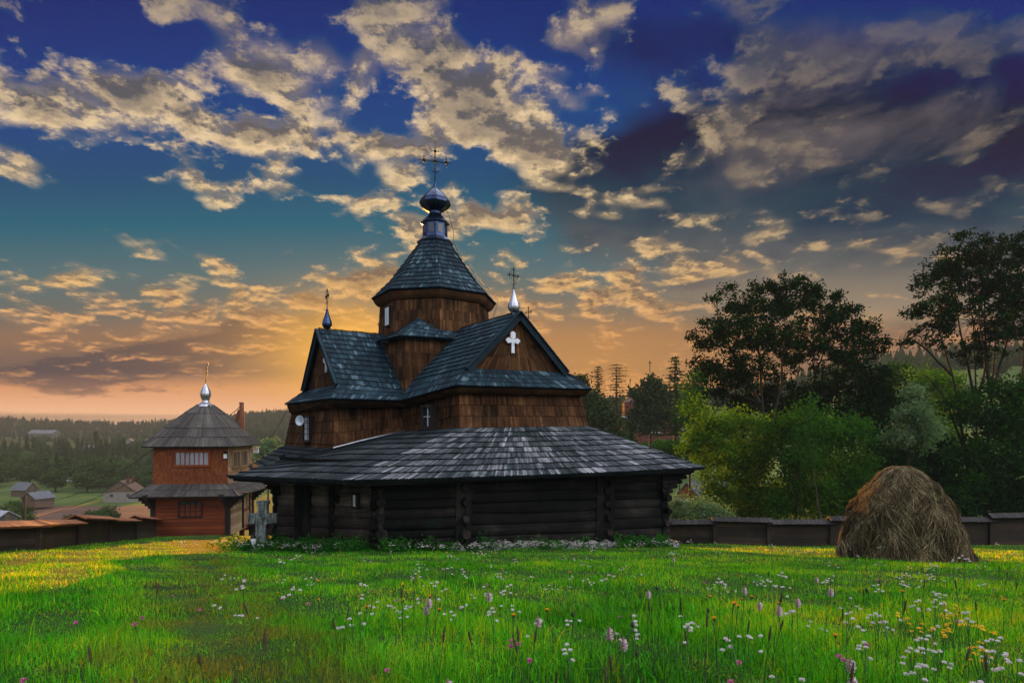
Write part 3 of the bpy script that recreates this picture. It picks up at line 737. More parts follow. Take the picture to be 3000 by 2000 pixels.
# diagonal left slopes, their shade put into the board tone
mCL = Cc.lerp(Lc, .52)
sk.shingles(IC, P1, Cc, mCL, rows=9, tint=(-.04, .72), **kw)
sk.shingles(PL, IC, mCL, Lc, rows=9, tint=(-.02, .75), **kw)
Lb = at(704, 1380, 24.5); Lb2 = at(900, 1345, 33)
sk.shingles(PF, PL, Lc, Lb, rows=8, tint=(-.02, .7), **kw)  # end slope darkened in tone too, as a side turned from the light
# right and rear slopes, mirrored simply
IR = ch(2.62, 2.62, -.02); PR = ch(5.4, 2.7, -.5); PRb = ch(5.4, -2.7, -.5); Rb = ch(9.2, -2.5, -1.45); Rb2 = ch(6.5, -8.5, -1.5)
sk.shingles(P2, IR, Rc.lerp(Rb, .3), Rc, rows=8, wid=.16)
sk.shingles(IR, PR, Rc.lerp(Rb, .6), Rc.lerp(Rb, .3), rows=8, wid=.2)
sk.shingles(PR, PRb, Rb, Rc.lerp(Rb, .6), rows=8, wid=.2)
sk.shingles(PRb, ch(2.6, -6.5, -.5), Rb2, Rb, rows=8, wid=.25)
sk.shingles(ch(2.6, -6.5, -.5), ch(-2.6, -6.5, -.5), Lb2, Rb2, rows=8, wid=.25)
sk.shingles(ch(-2.6, -6.5, -.5), PF, Lb, Lb2, rows=8, wid=.25)
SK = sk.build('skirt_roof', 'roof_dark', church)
# pale lead flashing where the skirt meets the wall
fs = MB(); fs.tube([PL+Vector((0, 0, .03)), PL.lerp(IC, .35)+Vector((0, 0, .05)), PL.lerp(IC, .7)+Vector((0, 0, .04)), IC+Vector((0, 0, .03))], .035, 5)
fs.build('flashing', 'tin', SK)

# --- log gallery walls
GZ = lambda p: gnd(p.x, p.y)
def front_base(u, t_): 
    d = Vector(((u-1500)/1700, 1., 0)); q = Cc-nF*t_; k = q.dot(nF)/d.dot(nF); p = d*k; return Vector((p.x, p.y, 0))
WT = .95
Bc = front_base(1108, WT); Dc = front_base(1352, WT); Fc = front_base(1757, WT); Hc = front_base(1940, WT)
dirL = (Lc-Cc); dirL.z = 0; dirL.normalize()
# point A on the diagonal from B, seen at pixel column 812
dA = Vector(((812-1500)/1700, 1.))
k_ = np.linalg.solve(np.array([[dA.x, -dirL.x], [dA.y, -dirL.y]]), np.array([Bc.x, Bc.y]))
Ac = Vector((dA.x*k_[0], dA.y*k_[0], 0))
Abk = at(850, 1262, 27); Abk.z = 0; Hbk = ch(8.2, -2.5, 0)
def log_wall(name, p0, p1, zt0, zt1, zb0, zb1, mat, n=7, ext0=.28, ext1=.28, nrm=None, parent=church, seed=0):
    rnd_ = random.Random(seed); d = (p1-p0); L = d.length; d.normalize(); nrm = nrm or d.cross(Vector((0, 0, 1)))
    mb = MB(); hs = [rnd_.uniform(.85, 1.2) for _ in range(n)]; S = sum(hs); acc = 0
    for k in range(n):
        f0, f1 = acc/S, (acc+hs[k])/S; acc += hs[k]
        e0 = ext0*rnd_.uniform(.5, 1.1); e1_ = ext1*rnd_.uniform(.5, 1.1); ns = max(4, int(L/.4)); rows = []; uvr = []
        bul = rnd_.uniform(.09, .14); off = rnd_.uniform(-.02, .03); ph = rnd_.uniform(0, 9)
        for i in range(ns+1):
            x_ = -e0+(L+e0+e1_)*i/ns; fx = min(1, max(0, x_/L))
            za = (zb0+(zt0-zb0)*f0)*(1-fx)+(zb1+(zt1-zb1)*f0)*fx; zb_ = (zb0+(zt0-zb0)*f1)*(1-fx)+(zb1+(zt1-zb1)*f1)*fx
            c_ = Vector((p0.x, p0.y, 0))+d*x_+nrm*(off+.015*math.sin(x_*1.7+ph)); hh = (zb_-za)/2; mz = (za+zb_)/2+.012*math.sin(x_*1.1+ph*2)
            ring = []
            for j in range(12):
                a = 2*math.pi*j/12; cz = math.sin(a); cxx = math.cos(a)
                cz = math.copysign(abs(cz)**.8, cz)
                ring.append(Vector((c_.x, c_.y, mz))+Vector((0, 0, cz*(hh*1.04+.012)))+nrm*(cxx*bul+.0+rnd_.uniform(-.006, .006)))
            rows.append(ring); uvr.append([(j/12*.9+ph, x_) for j in range(13)])
        mb.grid(rows, uvr, rnd_.random()*.7, True, close=True)
        mb.face(list(reversed(rows[0])), rnd=.2); mb.face(rows[-1], rnd=.2)
    return mb.build(name, mat, parent)
def zt(p, q0=Cc, q1=Rc):
    f = (p-q0).dot(q1-q0)/(q1-q0).length_squared; return q0.z+(q1.z-q0.z)*f+.55
sill = .10
ztL = -1.35+.45
zA, zB, zD, zF, zH = [GZ(p)+k_ for p, k_ in ((Ac, .10), (Bc, .10), (Dc, .14), (Fc, .20), (Hc, .20))]
zbk = -4.2
log_wall('log_wall', Ac, Bc, -1.15, -.95, zA-.10, zB-.1, 'log_grey', 8, .3, .25, seed=3)
log_wall('log_wall', Bc, Dc, -.95, -.95, zB-.1, zD, 'log_dark', 8, .25, .3, seed=4)
log_wall('log_wall', Dc, Fc, -.95, -1.0, zD, zF+.05, 'log_dark', 8, .1, .1, seed=5)
log_wall('log_wall', Fc, Hc, -1.0, -1.05, zF+.05, zH+.15, 'log_dark', 8, .3, .28, seed=6)
log_wall('log_wall', Abk, Ac, -1.15, -1.15, GZ(Abk), zA-.1, 'log_dark', 8, .2, .3, seed=8)
log_wall('log_wall', Hc, Hbk, -1.05, -1.05, zH+.1, GZ(Hbk)+.1, 'log_dark', 8, .3, .2, seed=7)
log_wall('log_wall', Hbk, ch(0, -7.6, 0), -1.05, -1.05, -5., -5.2, 'log_dark', 8, .3, .2, seed=9)
log_wall('log_wall', ch(0, -7.6, 0), Abk, -1.05, -1.15, -5.2, GZ(Abk), 'log_dark', 8, .3, .2, seed=10)
bb = MB()
for a, b in ((Ac, Bc), (Bc, Dc), (Dc, Fc), (Fc, Hc), (Hc, Hbk), (Abk, Ac)):
    cc_ = Vector((CC.x, CC.y, 0)); sh = lambda p: p+(cc_-p).normalized()*.09
    bb.face([Vector((*sh(a).xy, GZ(a)-.3)), Vector((*sh(b).xy, GZ(b)-.3)), Vector((*sh(b).xy, -.9)), Vector((*sh(a).xy, -.9))], rnd=.1)
bb.build('inner_wall', 'log_dark', church)
# upright posts, corner notches and stepped eave brackets
def post(p, w, d_, z0, z1, nrm, mat='log_dark', name='post', prj=.16):
    mb = MB(); tx = nrm.cross(Vector((0, 0, 1)))
    mb.box(Vector((p.x, p.y, z0))-tx*w/2-nrm*.05, tx*w, nrm*(prj+.05), Vector((0, 0, z1-z0)), rnd=.4); return mb.build(name, mat, church)
nf = nF.copy(); nl = dirL.cross(Vector((0, 0, 1)))*-1
if nl.y > 0: nl = -nl
for u_, w in ((1340, .20), (1368, .16), (1752, .30), (1786, .16)):
    p = front_base(u_, WT); post(p, w, .2, GZ(p), -1.0, nf)
for f, w in ((.27, .16), (.40, .16), (.63, .20), (.30, .10)):
    p = Ac.lerp(Bc, f); post(p, w, .2, GZ(p), -1.1, nl, prj=.18)
# door leaf between the two left posts
p0, p1_ = Ac.lerp(Bc, .285), Ac.lerp(Bc, .395); mb = MB(); nb_ = 5
for i in range(nb_):
    a = p0.lerp(p1_, i/nb_); b = p0.lerp(p1_, (i+1)/nb_-.01); mb.box(Vector((a.x, a.y, GZ(a)+.25))+nl*.13, b-a, nl*.03, Vector((0, 0, 1.95)))
mb.build('door', 'log_dark', church)
# notch stubs: ends of the cross walls poking out at the posts
rq = random.Random(5)
for p, hs in ((front_base(1356, WT), (.12, .55, 1.0, 1.5, 1.95)), (front_base(1769, WT), (.12, .62, 1.1, 1.55, 2.0)), (Bc, (.15, .5, .95, 1.4, 1.85, 2.3)), (Hc, (.1, .5, .9, 1.35, 1.8)), (Ac.lerp(Bc, .63), (.1, .5, 1.0, 1.6))):
    for h in hs:
        z0 = GZ(p)+h; c_ = Vector((p.x, p.y, z0)); w = rq.uniform(.11, .15)
        nt_ = MB(); nt_.tube([c_-nf*.1, c_+nf*rq.uniform(.22, .42)], [w, w*.9], 8, rnd=rq.random()); nt_.build('log_end', 'log_dark', church)
# stepped brackets at left and right corners carrying the eave
for (p, dx, sgn) in ((Ac, dirL, 1), (Hc, dF, 1)):
    bk = MB()
    for i in range(5):
        ln_ = (.5 if p is Ac else .35)+(.40 if p is Ac else .30)*i; z0 = -2.05+i*.155; c_ = Vector((p.x, p.y, z0+(-.12 if p is Ac else -.06)))
        bk.tube([c_-dx*.2, c_+dx*ln_*.75], [.085, .08], 8, rnd=rq.random()); bk.tube([c_-dx*.2+nf*.22, c_+dx*ln_*.7+nf*.22], [.08, .075], 8, rnd=rq.random())
    bk.build('eave_bracket', 'log_dark', church)
# eave plate under the shingles
pl = MB()
for a, b in ((Cc, Rc), (Cc, Lc)):
    dn_ = Vector((0, 0, -.16)); inn = (ch(0, 0, 0)-(a+b)/2); inn.z = 0; inn.normalize()
    q0, q1 = a.lerp(b, .03)+inn*.10+dn_, a.lerp(b, .97)+inn*.10+dn_
    pl.box(q0, q1-q0, inn*.12, Vector((0, 0, .10)), rnd=.2)
    q0, q1 = a.lerp(b, .10)+inn*.62+dn_*.2, a.lerp(b, .90)+inn*.62+dn_*.2
    pl.box(q0, q1-q0, inn*.14, Vector((0, 0, .14)), rnd=.2)
pl.build('eave_plate', 'log_dark', church)
# small window in the left log wall
pw = Ac.lerp(Bc, .845); tx = (Bc-Ac).normalized()
zc = (1262-1464)/1700*pw.y
mb = MB(); mb.box(Vector((pw.x, pw.y, zc-.25))-tx*.16+nl*.10, tx*.32, nl*.07, Vector((0, 0, .5)), rnd=.2); WQ = mb.build('window', 'trim_dark', church)
mb = MB(); mb.box(Vector((pw.x, pw.y, zc-.17))-tx*.055+nl*.172, tx*.11, nl*.01, Vector((0, 0, .33)), rnd=.5); mb.build('pane', 'pane', WQ)
# stone footing
m, t = material('rubble')
tcx = t.n('ShaderNodeTexCoord').outputs['Object']
vo = t.n('ShaderNodeTexVoronoi', feature='DISTANCE_TO_EDGE'); t.set(vo.inputs[0], t.vm('MULTIPLY', tcx, (3.2, 3.2, 6.))); vo.inputs['Scale'].default_value = 1.
nn_ = t.noise(tcx, 5., 6., .7)
colr = t.mix(t.ss(nn_, .3, .7), (.10, .10, .10), (.34, .33, .32)); colr = t.mix(t.ss(vo.outputs[0], .0, .07, 1., 0.), colr, (.02, .02, .018))
finish(t, colr, .9, .2, bump=t.m('ADD', t.ss(vo.outputs[0], 0., .15), nn_), bstr=.8, bdist=.05)
ft = MB(); p0, p1_ = front_base(1322, WT), front_base(1972, WT); rows = []
for i in range(60):
    f = i/59; p = p0.lerp(p1_, f); g0 = GZ(p); h = .24+.08*f+.05*math.sin(i*1.7)+rq.uniform(-.03, .03); o_ = .26+.06*math.sin(i*.9)+rq.uniform(-.04, .04)
    if .72 < f < .80: h *= .4
    rows.append([Vector((p.x, p.y, g0+h))-nf*.2, Vector((p.x, p.y, g0+h))+nf*o_*.8, Vector((p.x, p.y, g0+h*.55))+nf*(o_+.05), Vector((p.x, p.y, g0-.25))+nf*(o_+.03)])
ft.grid(rows, None, .5, False)
ft.build('stone_footing', 'rubble', church)
# lightning cable down the tower roof
mb = MB(); pts = [onp(1303, 606, 't', 1.2), onp(1318, 640, 't', 1.2), onp(1328, 676, 't', 1.2), onp(1330, 712, 't', 1.3), onp(1345, 745, 't', 1.2), onp(1400, 810, 't', 1.2), onp(1440, 857, 't', 1.2), onp(1459, 878, 't', 1.2), onp(1457, 893, 't', 1.3), onp(1446, 925, 't', 1.6), onp(1444, 936, 't', 2.)]
mb.tube(pts, .011, 5); mb.build('lightning_cable', 'iron', church)
# ---------------------------------------------------------------- bell tower
wood('tower_red', [(0., (.075, .016, .006)), (.4, (.16, .034, .010)), (.8, (.26, .065, .016)), (1., (.34, .11, .035))], grain=(45, 1., 1), rough=.75, patch=.3)
wood('tower_shake', [(0., (.06, .014, .005)), (.4, (.14, .036, .010)), (.8, (.24, .075, .02)), (1., (.36, .14, .045))], grain=(70, 1., 1), rough=.8, patch=.3)
wood('tower_grey', [(0., (.10, .06, .035)), (.5, (.28, .18, .10)), (1., (.50, .36, .22))], grain=(45, 1., 1), rough=.8)
wood('tower_roof', [(0., (.016, .014, .014)), (.4, (.045, .040, .038)), (.75, (.095, .085, .078)), (1., (.20, .18, .165))], grain=(45, 1.2, 1), moss=(.035, .038, .022), rough=.75)
simple('pane_dim', (.26, .27, .32), .1, .8, .0, .25, 1.5)
KX = Vector((-14.70, 30.0)); az_ = R(84); Fv = Vector((math.sin(az_), math.cos(az_))); Dv = Vector((-math.cos(az_), math.sin(az_)))
TWW, TWD = 3.62, 3.6
def tw(f, d, z): q = KX-Fv*f+Dv*d; return Vector((q.x, q.y, z))     # f: to the left along the front, d: into depth
zg = -5.42
tower = empty('bell_tower', tw(TWW/2, TWD/2, zg), 'two storey red-brown timber bell tower with shingled skirt roof and silver onion', 'bell tower')
f3, d3 = Fv.to_3d(), Dv.to_3d(); UP = Vector((0, 0, 1))
def planks(name, o, dx, L, z0, z1, nrm, n, mat, thick=.05, horiz=True, parent=tower):
    mb = MB()
    if horiz:
        h = (z1-z0)/n
        for i in range(n): mb.box(Vector((o.x, o.y, z0+h*i+.006))-nrm*.05, dx*L, nrm*(thick+.05+random.uniform(0, .008)), UP*(h-.012))
    else:
        w = L/n
        for i in range(n): mb.box(Vector((o.x, o.y, z0))+dx*(w*i+.004)-nrm*.05, dx*(w-.008), nrm*(thick+.05+random.uniform(0, .01)), UP*(z1-z0))
    return mb.build(name, mat, parent)
zs = -3.05
planks('lower_wall', tw(TWW, 0, zg), f3, TWW, zg, zs, -d3, 13, 'tower_red')
planks('lower_wall', tw(0, 0, zg), d3, TWD, zg, zs, f3, 11, 'tower_grey')
planks('lower_wall', tw(TWW, 0, zg), d3, TWD, zg-.3, zs, -f3, 11, 'tower_grey'); planks('lower_wall', tw(TWW, TWD, zg), f3, TWW, zg-.3, zs, d3, 11, 'tower_red')
for f_, d_ in ((0, 0), (TWW, 0), (0, TWD), (TWW, TWD)):
    mb = MB(); p = tw(f_, d_, zg-.2); mb.box(p-f3*.11-d3*.11, f3*.22, d3*.22, UP*(zs-zg+.2), rnd=.3); mb.build('corner_post', 'trim_dark', tower)
    bk = MB()                                        # stepped bracket under the eave
    for i in range(6):
        L = .18+.15*i; z_ = -3.95+.13*i; q = tw(f_, d_, z_)
        sf = 1 if f_ == 0 else -1; sd2 = -1 if d_ == 0 else 1
        bk.box(q-d3*.08, f3*sf*(L+.06), d3*.16, UP*.125, rnd=.3); bk.box(q-f3*.08, d3*sd2*(L+.06), f3*.16, UP*.12, rnd=.3)
    bk.build('eave_bracket', 'trim_dark', tower)
def tower_roof(name, ov0, z0, ov1, z1, rows, wid, apex=None):
    mb = MB()
    c = lambda o, z: [tw(TWW+o, -o, z), tw(-o, -o, z), tw(-o, TWD+o, z), tw(TWW+o, TWD+o, z)]
    a, b = c(ov0, z0), c(ov1, z1)
    for i in range(4):
        j = (i+1) % 4; A, B, C_, D_ = a[i], a[j], b[j], b[i]
        nq = (B-A+C_-D_).cross(D_-A+C_-B)
        mb.shingles(A, B, C_, D_, rows=rows, wid=wid, flip=nq.z < 0, thick=.03, jag=.01, pt=.0, bthick=.05)
        # hip boards
        mb.tube([A+UP*.03, D_+UP*.04], .035, 5, rnd=.4)
    return mb.build(name, 'tower_roof', tower)
tower_roof('skirt_roof', .02, -2.72, .80, -3.30, 2, .15)
# upper storey, shaggy shingle cladding
up = MB()
a = [tw(TWW+.0, 0, -.80), tw(0, 0, -.80), tw(0, TWD, -.80), tw(TWW, TWD, -.80)]; b = [tw(TWW+.02, -.02, -2.74), tw(-.02, -.02, -2.74), tw(-.02, TWD+.02, -2.74), tw(TWW+.02, TWD+.02, -2.74)]
for i in (0, 3):
    j = (i+1) % 4; A, B, C_, D_ = a[i], a[j], b[j], b[i]; nq = (B-A+C_-D_).cross(D_-A+C_-B); mid = (A+B+C_+D_)/4-tw(TWW/2, TWD/2, -1.8)
    up.shingles(A, B, C_, D_, rows=9, wid=.045, flip=nq.dot(mid) < 0, thick=.02, jag=.05, pt=.02)
up.build('upper_wall', 'tower_shake', tower)
up = MB()
for i in (1, 2):
    j = (i+1) % 4; A, B, C_, D_ = a[i], a[j], b[j], b[i]; nq = (B-A+C_-D_).cross(D_-A+C_-B); mid = (A+B+C_+D_)/4-tw(TWW/2, TWD/2, -1.8)
    up.shingles(A, B, C_, D_, rows=9, wid=.05, flip=nq.dot(mid) < 0, thick=.02, jag=.05, pt=.02)
up.build('upper_wall', 'tower_grey', tower)
c_ = lambda o, z: [tw(TWW+o, -o, z), tw(-o, -o, z), tw(-o, TWD+o, z), tw(TWW+o, TWD+o, z)]
mb = MB(); tops = [.52, 1.05, 1.65, 2.15]
levels = [(-1.62, 1.38), (-1.10, .92), (-.2, .10), (.40, -.80)]
lv = [(-1.52, 1.40), (-1.05, .92), (-.35, .15), (.40, -.80)]
for (o0, z0), (o1, z1) in zip(lv[:-1], lv[1:]):
    A4, B4 = c_(o0, z0), c_(o1, z1)
    for i in range(4):
        j = (i+1) % 4; A, B, C_, D_ = A4[i], A4[j], B4[j], B4[i]; nq = (B-A+C_-D_).cross(D_-A+C_-B)
        mb.shingles(A, B, C_, D_, rows=1 if o0 < -.4 else 2, wid=.15, flip=nq.z < 0, thick=.035, jag=.008, pt=0., bthick=.05)
        mb.tube([A+UP*.03, D_+UP*.05], .035, 5, rnd=.5)
TR = mb.build('roof', 'tower_roof', tower)
ta = tw(TWW/2, TWD/2, 0)
mb = MB(); mb.lathe(ta, [(.44, 1.33), (.40, 1.42), (.20, 1.55), (.17, 1.66), (.22, 1.76), (.27, 1.92), (.275, 2.02), (.25, 2.16), (.17, 2.34), (.08, 2.47), (.03, 2.56), (.01, 2.60)], 10, .5, .2, False)
TO = mb.build('onion_dome', 'tin', TR)
mb = MB(); mb.tube([ta+UP*2.55, ta+UP*3.72+f3*.11], .020, 6); mb.tube([ta+UP*3.42+f3*.0+d3*.18, ta+UP*3.42+f3*.16-d3*.2], .018, 5); mb.ball(ta+UP*3.42+f3*.08, .04); mb.build('cross', 'iron', TO)
# upper front window band
def tw_window(face, f0, f1, z0, z1, pane, frame, nx=1, ny=1, fw=.07, bw=.025, outd=.06, bars=None):
    if face == 'front': o = tw(f0, 0, z0); X = f3; L = f0-f1; N = -d3
    else: o = tw(0, f0, z0); X = d3; L = f1-f0; N = f3
    o = o+N*.04; h = z1-z0; fr = MB()
    fr.box(o-X*fw, X*(L+2*fw), N*outd, UP*-fw); fr.box(o-X*fw+UP*h, X*(L+2*fw), N*outd, UP*fw); fr.box(o-X*fw, X*fw, N*outd, UP*h); fr.box(o+X*L, X*fw, N*outd, UP*h)
    F_ = fr.build('window', frame, tower)
    pn = MB(); pn.box(o, X*L, N*.012, UP*h, rnd=.5); pn.build('pane', pane, F_)
    br = MB()
    for i in range(1, nx): br.box(o+X*(L*i/nx-bw/2)+N*.012, X*bw, N*.03, UP*h)
    for i in range(1, ny): br.box(o+UP*(h*i/ny-bw/2)+N*.012, X*L, N*.028, UP*bw)
    if nx > 1 or ny > 1: br.build('glazing_bars', bars or frame, F_)
    return F_
px_f = lambda u: (666-u)/ (214/TWW)
tw_window('front', px_f(517), px_f(611), (1262-1361)/1700*29.7, (1262-1325)/1700*29.7, 'pane_dim', 'tower_red', 7, 1, .11, .035)
tw_window('front', px_f(528), px_f(590), (1262-1512)/1700*29.7, (1262-1470)/1700*29.7, 'glass_dark', 'trim_dark', 4, 3, .07, .03)
tw_window('side', .55, 1.55, -1.88, -1.12, 'glass_dark', 'tower_grey', 5, 1, .10, .02); tw_window('side', 1.68, 2.68, -1.88, -1.12, 'glass_dark', 'tower_grey', 5, 1, .10, .02)
# door on the right side
mb = MB(); o = tw(0, 2.0, zg+.12)+f3*.06
mb.box(o, d3*.95, f3*.03, UP*2.0, rnd=.5)
DD = mb.build('door', 'tower_red', tower)
mb = MB()
for zz, hh in ((.1, .75), (1.0, .85)):
    for xx in (.08, .52): mb.box(o+d3*xx+UP*zz+f3*.03, d3*.34, f3*.02, UP*hh)
mb.build('door_panels', 'tower_grey', DD); 
mb = MB(); mb.box(o-d3*.1-UP*.05, d3*.1, f3*.07, UP*2.15); mb.box(o+d3*.95-UP*.05, d3*.1, f3*.07, UP*2.15); mb.build('door_frame', 'trim_dark', DD)
mb = MB(); mb.box(o+d3*.84+UP*.95+f3*.03, d3*.03, f3*.05, UP*.14); mb.build('handle', 'iron', DD)
# small wall lamp and its box
p = tw(px_f(661), 0, (1262-1337)/1700*29.7)-d3*.03
wl_ = empty('wall_lamp', p, 'small square wall lamp with pale glass by the upper corner of the bell tower', 'lamp')
mb = MB(); mb.box(p-f3*.09-UP*.13, f3*.18, d3*-.12, UP*.03); mb.box(p-f3*.09+UP*.13, f3*.18, d3*-.12, UP*.03); mb.box(p-f3*.03+UP*.16, f3*.06, d3*-.05, UP*.10); mb.box(p-f3*.1-UP*.15, f3*.2, d3*.02, UP*.40); mb.build('frame', 'iron', wl_)
mb = MB(); mb.box(p-f3*.075-UP*.10, f3*.15, d3*-.10, UP*.23, rnd=.5); mb.build('glass', 'pane', wl_)
p = tw(-.05, TWD+.1, -.95)
mb = MB(); mb.box(p, f3*.28, d3*.15, UP*-.32, rnd=.5); mb.box(p+UP*.0, f3*.32, d3*.2, UP*.03, rnd=.2)
tag(mb.build('junction_box', 'white_paint'), 'small pale cable box under the tower roof at its right corner', 'junction box')

def farther(o, s):
    o.location = Vector(o.location)*s; o.scale = (s, s, s)
TWS = 4/3     # the tower stands forty metres away: everything of it was measured at thirty
for o in (tower, wl_, bpy.data.objects['junction_box']): farther(o, TWS)
_tw = tw
def tw(f, d, z): return _tw(f, d, z)*TWS
# ---------------------------------------------------------------- plank fences with little shingled caps
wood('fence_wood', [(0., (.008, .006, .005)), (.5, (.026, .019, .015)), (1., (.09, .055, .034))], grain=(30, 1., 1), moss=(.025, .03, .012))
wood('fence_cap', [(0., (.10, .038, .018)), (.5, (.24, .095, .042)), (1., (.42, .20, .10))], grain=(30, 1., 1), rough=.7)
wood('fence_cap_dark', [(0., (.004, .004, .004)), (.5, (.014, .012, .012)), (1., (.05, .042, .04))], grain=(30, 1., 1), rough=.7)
def fence(name, label, pts, heights, capmat, capw=.34, board=5, sag_=0.):
    F_ = empty(name, Vector((*pts[0][:2], gnd(*pts[0][:2]))), label, 'fence')
    for i in range(len(pts)-1):
        a, b = Vector(pts[i][:2]), Vector(pts[i+1][:2]); L = (b-a).length; dx = ((b-a)/L).to_3d(); N = dx.cross(UP)
        if N.dot(Vector((a.x, a.y, 0))) > 0: N = -N
        ga, gb = gnd(*a), gnd(*b); h = heights[i]
        mb = MB()
        for k in range(board):
            z0a = ga-.1+(h+.13)*k/board; z0b = gb-.1+(h+.13)*k/board
            hh = (h+.13)/board+.004
            o = Vector((a.x, a.y, z0a))+N*random.uniform(0, .02); mb.box(o, dx*L+UP*(z0b-z0a), N*-.045, UP*hh)
        mb.build('plank_wall', 'fence_wood', F_)
        pm = MB(); pm.box(Vector((a.x, a.y, ga-.2))-dx*.09-N*.02, dx*.18, N*.13, UP*(h+.25), rnd=.5); pm.build('post', 'fence_wood', F_)
        cp_ = MB(); st = .05*(1 if i % 2 else -1)
        A = Vector((a.x, a.y, ga+h+.16+st))-dx*.12; B = Vector((b.x, b.y, gb+h+.16+st))+dx*.10
        for sgn in (1, -1):
            C_, D_ = B+N*sgn*capw-UP*.17, A+N*sgn*capw-UP*.17
            nq = (B-A+C_-D_).cross(D_-A+C_-B)
            cp_.shingles(A, B, C_, D_, rows=1, wid=.14, flip=nq.z < 0, thick=.03, jag=.01, pt=.0, bthick=.02)
        cp_.build('cap_roof', capmat, F_)
    return F_
LF = [at(-330, 1262, 12.3), at(-110, 1262, 14.4), at(108, 1262, 16.8), at(223, 1262, 21.3), at(319, 1262, 25.5), at(395, 1262, 31), at(458, 1262, 39.2)]
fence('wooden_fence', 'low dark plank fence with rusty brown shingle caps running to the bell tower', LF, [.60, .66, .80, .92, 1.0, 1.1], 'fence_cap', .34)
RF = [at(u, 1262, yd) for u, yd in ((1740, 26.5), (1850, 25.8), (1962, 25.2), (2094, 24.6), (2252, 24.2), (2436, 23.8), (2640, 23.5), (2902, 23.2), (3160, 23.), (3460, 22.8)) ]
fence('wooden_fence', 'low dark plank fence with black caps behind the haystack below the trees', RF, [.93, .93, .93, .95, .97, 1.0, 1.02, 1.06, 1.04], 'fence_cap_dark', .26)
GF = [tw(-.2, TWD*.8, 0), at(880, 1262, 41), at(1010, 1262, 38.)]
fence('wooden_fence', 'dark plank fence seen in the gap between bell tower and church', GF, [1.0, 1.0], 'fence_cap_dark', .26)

# ---------------------------------------------------------------- stone cross with lantern
m, t = material('old_stone')
tcx = t.n('ShaderNodeTexCoord').outputs['Object']; n = t.noise(tcx, 6., 8., .7); n2_ = t.noise(t.vm('MULTIPLY', tcx, (9., 9., 1.6)), 1., 6., .7)
col = t.mix(t.ss(n2_, .38, .62), (.040, .050, .050), (.17, .20, .195)); col = t.mix(t.ss(n, .5, .66, 0., .8), col, (.022, .032, .028))
finish(t, col, .92, .2, bump=n, bstr=.7, bdist=.03)
def bevel(o, w=.02, seg=2):
    md = o.modifiers.new('bevel', 'BEVEL'); md.width = w; md.segments = seg; return o
py_ = 17.8; pc = at(764, 1262, py_); pc.z = gnd(pc.x, pc.y)
S_ = py_/1700
cr = empty('stone_cross', pc, 'weathered greenish stone cross standing in the grass beside the church corner', 'cross')
ax = Vector((math.cos(R(8)), math.sin(R(8)), 0)); ay_ = Vector((-ax.y, ax.x, 0))
def sblock(name, u0, u1, v0, v1, d, taper=0., parent=cr):
    w = (u1-u0)*S_; c_ = at((u0+u1)/2, 1262, py_); zb_, zt_ = (1262-v1)*S_, (1262-v0)*S_
    mb = MB(); rows = []
    for z_, k in ((zb_, 1.), ((zb_+zt_)/2, 1-taper/2), (zt_, 1-taper)):
        rows.append([Vector((c_.x, c_.y, z_))+ax*(sx*w/2*k)+ay_*(sy*d/2) for sx, sy in ((-1, -1), (1, -1), (1, 1), (-1, 1))])
    mb.grid(rows, None, .5, False, close=True); mb.face(rows[0][::-1]); mb.face(rows[-1])
    return bevel(mb.build(name, 'old_stone', parent), .015)
sblock('shaft', 751, 780, 1528, 1590, .24); sblock('plinth', 748, 785, 1586, 1640, .42)
sblock('cross_arm', 731, 810, 1503, 1531, .20); sblock('cross_head', 758, 784, 1474, 1504, .20, -.12); sblock('cross_top', 755, 788, 1466, 1476, .25)
sblock('shoulder', 753, 783, 1500, 1535, .23)
# grave lantern / small statuette at its foot
p = at(742, 1262, 17.4); p.z = gnd(p.x, p.y)+.10
gl = empty('grave_lantern', p, 'small white grave lantern with black pointed lid at the foot of the stone cross', 'lantern')
mb = MB(); mb.lathe(p, [(.07, 0), (.085, .03), (.06, .06), (.075, .10), (.08, .22), (.065, .27)], 12, .5); mb.build('glass', 'white_paint', gl)
mb = MB(); mb.lathe(p, [(.085, .26), (.08, .30), (.05, .34), (.02, .40), (.004, .42)], 12, .5); mb.build('lid', 'iron', gl)
mb = MB(); mb.lathe(p, [(.09, -.10), (.10, -.06), (.075, .0)], 12, .5); mb.build('base', 'iron', gl)

# ---------------------------------------------------------------- haystack
m, t = material('hay')
rnd = t.attr('rnd'); col = t.ramp(rnd, [(0., (.022, .017, .008)), (.35, (.085, .065, .030)), (.65, (.22, .175, .088)), (1., (.52, .43, .26))])
finish(t, col, .75, .2, trans=.25)
simple('hay_core', (.045, .032, .015), .95, .05, 0., .5, 9.)
hc_ = at(2648, 1262, 13.6); hz_ = gnd(hc_.x, hc_.y)
hs = empty('haystack', Vector((hc_.x, hc_.y, hz_)), 'shaggy round-topped stack of grey-brown hay on the mown edge of the meadow', 'haystack')
prof = [(1365, -28, 16), (1375, -48, 36), (1395, -68, 58), (1415, -92, 88), (1440, -118, 100), (1470, -140, 118), (1500, -150, 130), (1530, -162, 140), (1570, -168, 152), (1600, -176, 158), (1630, -172, 168), (1650, -168, 170)]
PX = hc_.y/1700
def hay_r(th, zt_):   # profile radius in metres at polar angle th, at pixel row v
    return None
rows = []; 
